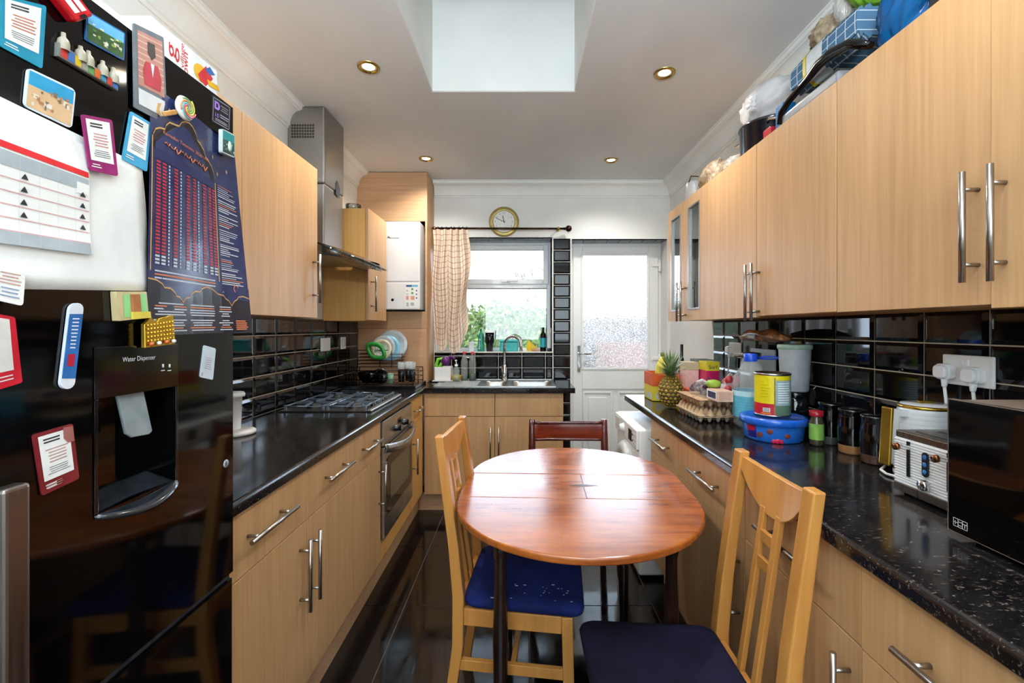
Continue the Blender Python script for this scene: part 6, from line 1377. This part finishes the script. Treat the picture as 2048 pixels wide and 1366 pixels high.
m = MB(); m.lathe((px_, py_, TU), [(.0001, 0), (.12, 0), (.125, .006), (.13, .12), (.134, .124), (.132, .130), (.124, .128), (.120, .01), (.0001, .008)], 44); m.build('pot_body', P('15131c', .2, coat=.3), r)
for s_ in (-1, 1):
    m = MB(); m.tube([(px_-.07, py_+s_*.10, TU+.10), (px_-.09, py_+s_*.145, TU+.10), (px_-.02, py_+s_*.155, TU+.10), (px_-.01, py_+s_*.13, TU+.10)], .006, 8); m.build('handle', CHROME, r)
crumple('carrier_bag', (1.11, 2.03, TU+.131), (.115, .16, .105), FILMW, 'knotted white carrier bag sitting in the black pot', 'bag', 5, .13, knot=(1.0, 1.96, TU+.20))
m = MB(); m.box(1.0, 1.05, 1.745, 1.80, TU, TU+.105); tag(m.build('blue_packet', P('1c6ea8', .35), bevel=.004), 'upright blue packet between the black pot and the tray handle', 'packet')
m = MB(); m.box(.985, 1.03, 1.81, 1.865, TU, TU+.04); tag(m.build('red_packet', P('b01f2c', .35), bevel=.004), 'small red packet next to the black pot', 'packet')
r = thing('pan_lid', (1.03, 1.60, TU), 'black framed grey appliance lid with a handle lying on the wall cabinets', 'lid')
m = MB(); m.box(.985, 1.20, 1.42, 1.735, TU, TU+.045); m.build('lid_panel', P('8c8c90', .35), r, bevel=.012, seg=3)
m = MB(); m.tube([(.985, 1.745, TU+.015), (.985, 1.73, TU+.055), (.985, 1.68, TU+.075), (.985, 1.57, TU+.095), (.985, 1.51, TU+.112), (.98, 1.44, TU+.105), (.98, 1.36, TU+.085), (.98, 1.28, TU+.03)], [.010, .012, .012, .012, .016, .018, .016, .010], 10); m.build('frame_handle', BLACKG, r)
FLO = NT('pale_floral_bag_print'); FLO.set(.4); FLO.l(FLO.ramp(FLO.noise(FLO.coord(), 28, 4), [(.38, '5d6b3a'), (.5, 'b9b38a'), (.7, 'd4cdb0')]), FLO.b.inputs['Base Color'])
crumple('floral_bag', (1.16, 1.60, TU+.047), (.075, .17, .030), FLO.m, 'pale floral printed bag behind the black framed lid', 'bag', 11, .14)
# towels with paper band
r = thing('towel_bundle', (1.11, 1.54, TU+.11), 'folded blue white striped tea towels held by a white and yellow band', 'towels')
TOW = NT('blue_striped_towel'); TOW.set(.95, 0, .1); t_ = TOW.n('TexCoord'); s3 = TOW.n('SeparateXYZ'); TOW.l(t_.outputs['Object'], s3.inputs[0]); mm = []
for ax, k_ in (('Y', 24), ('Z', 34)):
    a_ = TOW.n('Math', operation='MULTIPLY'); a_.inputs[1].default_value = k_; TOW.l(s3.outputs[ax], a_.inputs[0]); f_ = TOW.n('Math', operation='FRACT'); TOW.l(a_.outputs[0], f_.inputs[0]); l_ = TOW.n('Math', operation='LESS_THAN'); l_.inputs[1].default_value = .10; TOW.l(f_.outputs[0], l_.inputs[0]); mm.append(l_.outputs[0])
x_ = TOW.n('Math', operation='MAXIMUM'); TOW.l(mm[0], x_.inputs[0]); TOW.l(mm[1], x_.inputs[1]); TOW.l(TOW.ramp(x_.outputs[0], [(.2, '51718e'), (.8, 'c0ccd4')]), TOW.b.inputs['Base Color'])
def towf(u, v):
    a = 2*PI*u; wv = .012*math.sin(6*a)*(.5+.5*math.sin(a)); sq = lambda t: math.copysign(abs(t)**.45, t)
    return Vector((1.105+.095*sq(math.cos(a)), 1.375+.345*v, TU+.165+.055*sq(math.sin(a))*(1-.15*(2*v-1)**4)+.006*math.sin(14*a)+.003*math.sin(31*a)))
m = MB(); m.grid(towf, 60, 24)
for v_ in (0, 1): m.add([towf(k/60, v_) for k in range(60)], [tuple(range(60))])
m.build('towels', TOW.m, r)
m = MB(); m.grid(lambda u, v: (towf(u, .45+.25*v)-Vector((1.105, 0, TU+.165)))*1.0+Vector((1.105, 0, TU+.165))+Vector((.0035*math.cos(2*PI*u), 0, .0035*math.sin(2*PI*u))), 60, 3, 0); m.grid(lambda u, v: towf(u, .70+.05*v)+Vector((.0045*math.cos(2*PI*u), 0, .0045*math.sin(2*PI*u))), 60, 2, 1); m.build('paper_band', [P('cdd2d4', .4), P('dcc21e', .4)], r)
crumple('clear_rice_bag', (1.15, 1.35, TU+.05), (.06, .04, .028), FILMC, 'clear bag tucked under the folded towels', 'bag', 14, .2)
crumple('bread_bag', (1.10, 1.60, TU+.225), (.07, .09, .055), BREAD.m, 'clear bag with brown bread on top of the towels near the ceiling', 'bag', 21, .15)
crumple('green_bag', (1.08, 1.40, TU+.226), (.09, .05, .075), P('6f9f2e', .3), 'crumpled lime green food bag on top of the towels', 'bag', 17, .15)
crumple('grey_film_bag', (1.04, 1.47, TU+.225), (.03, .03, .05), FILMC, 'clear wrapped bag pressed against the green food bag', 'bag', 27, .15)
m = MB(); m.box(1.115, 1.155, 1.20, 1.34, TU, TU+.30, 0); m.text('M', (1.1142, 1.31, TU+.19), (0, -1, 0), (0, 0, 1), .08, 1, width=.07)
tag(m.build('white_bread_pack', [P('e6e4dc', .5), BLACK], bevel=.004), 'white pack with a bold black letter beside the green bag', 'pack')
crumple('blue_carrier_bag', (1.045, 1.22, TU), (.055, .10, .105), BLUEF, 'full bright blue plastic bag near the front of the wall cabinets', 'bag', 31, .16, 72, 44)
m = MB(); m.box(.99, 1.20, 1.0, 1.11, TU, TU+.16); tag(m.build('black_box', P('1c1c1e', .5), bevel=.006), 'dark grey box at the near end on top of the wall cabinets', 'box')
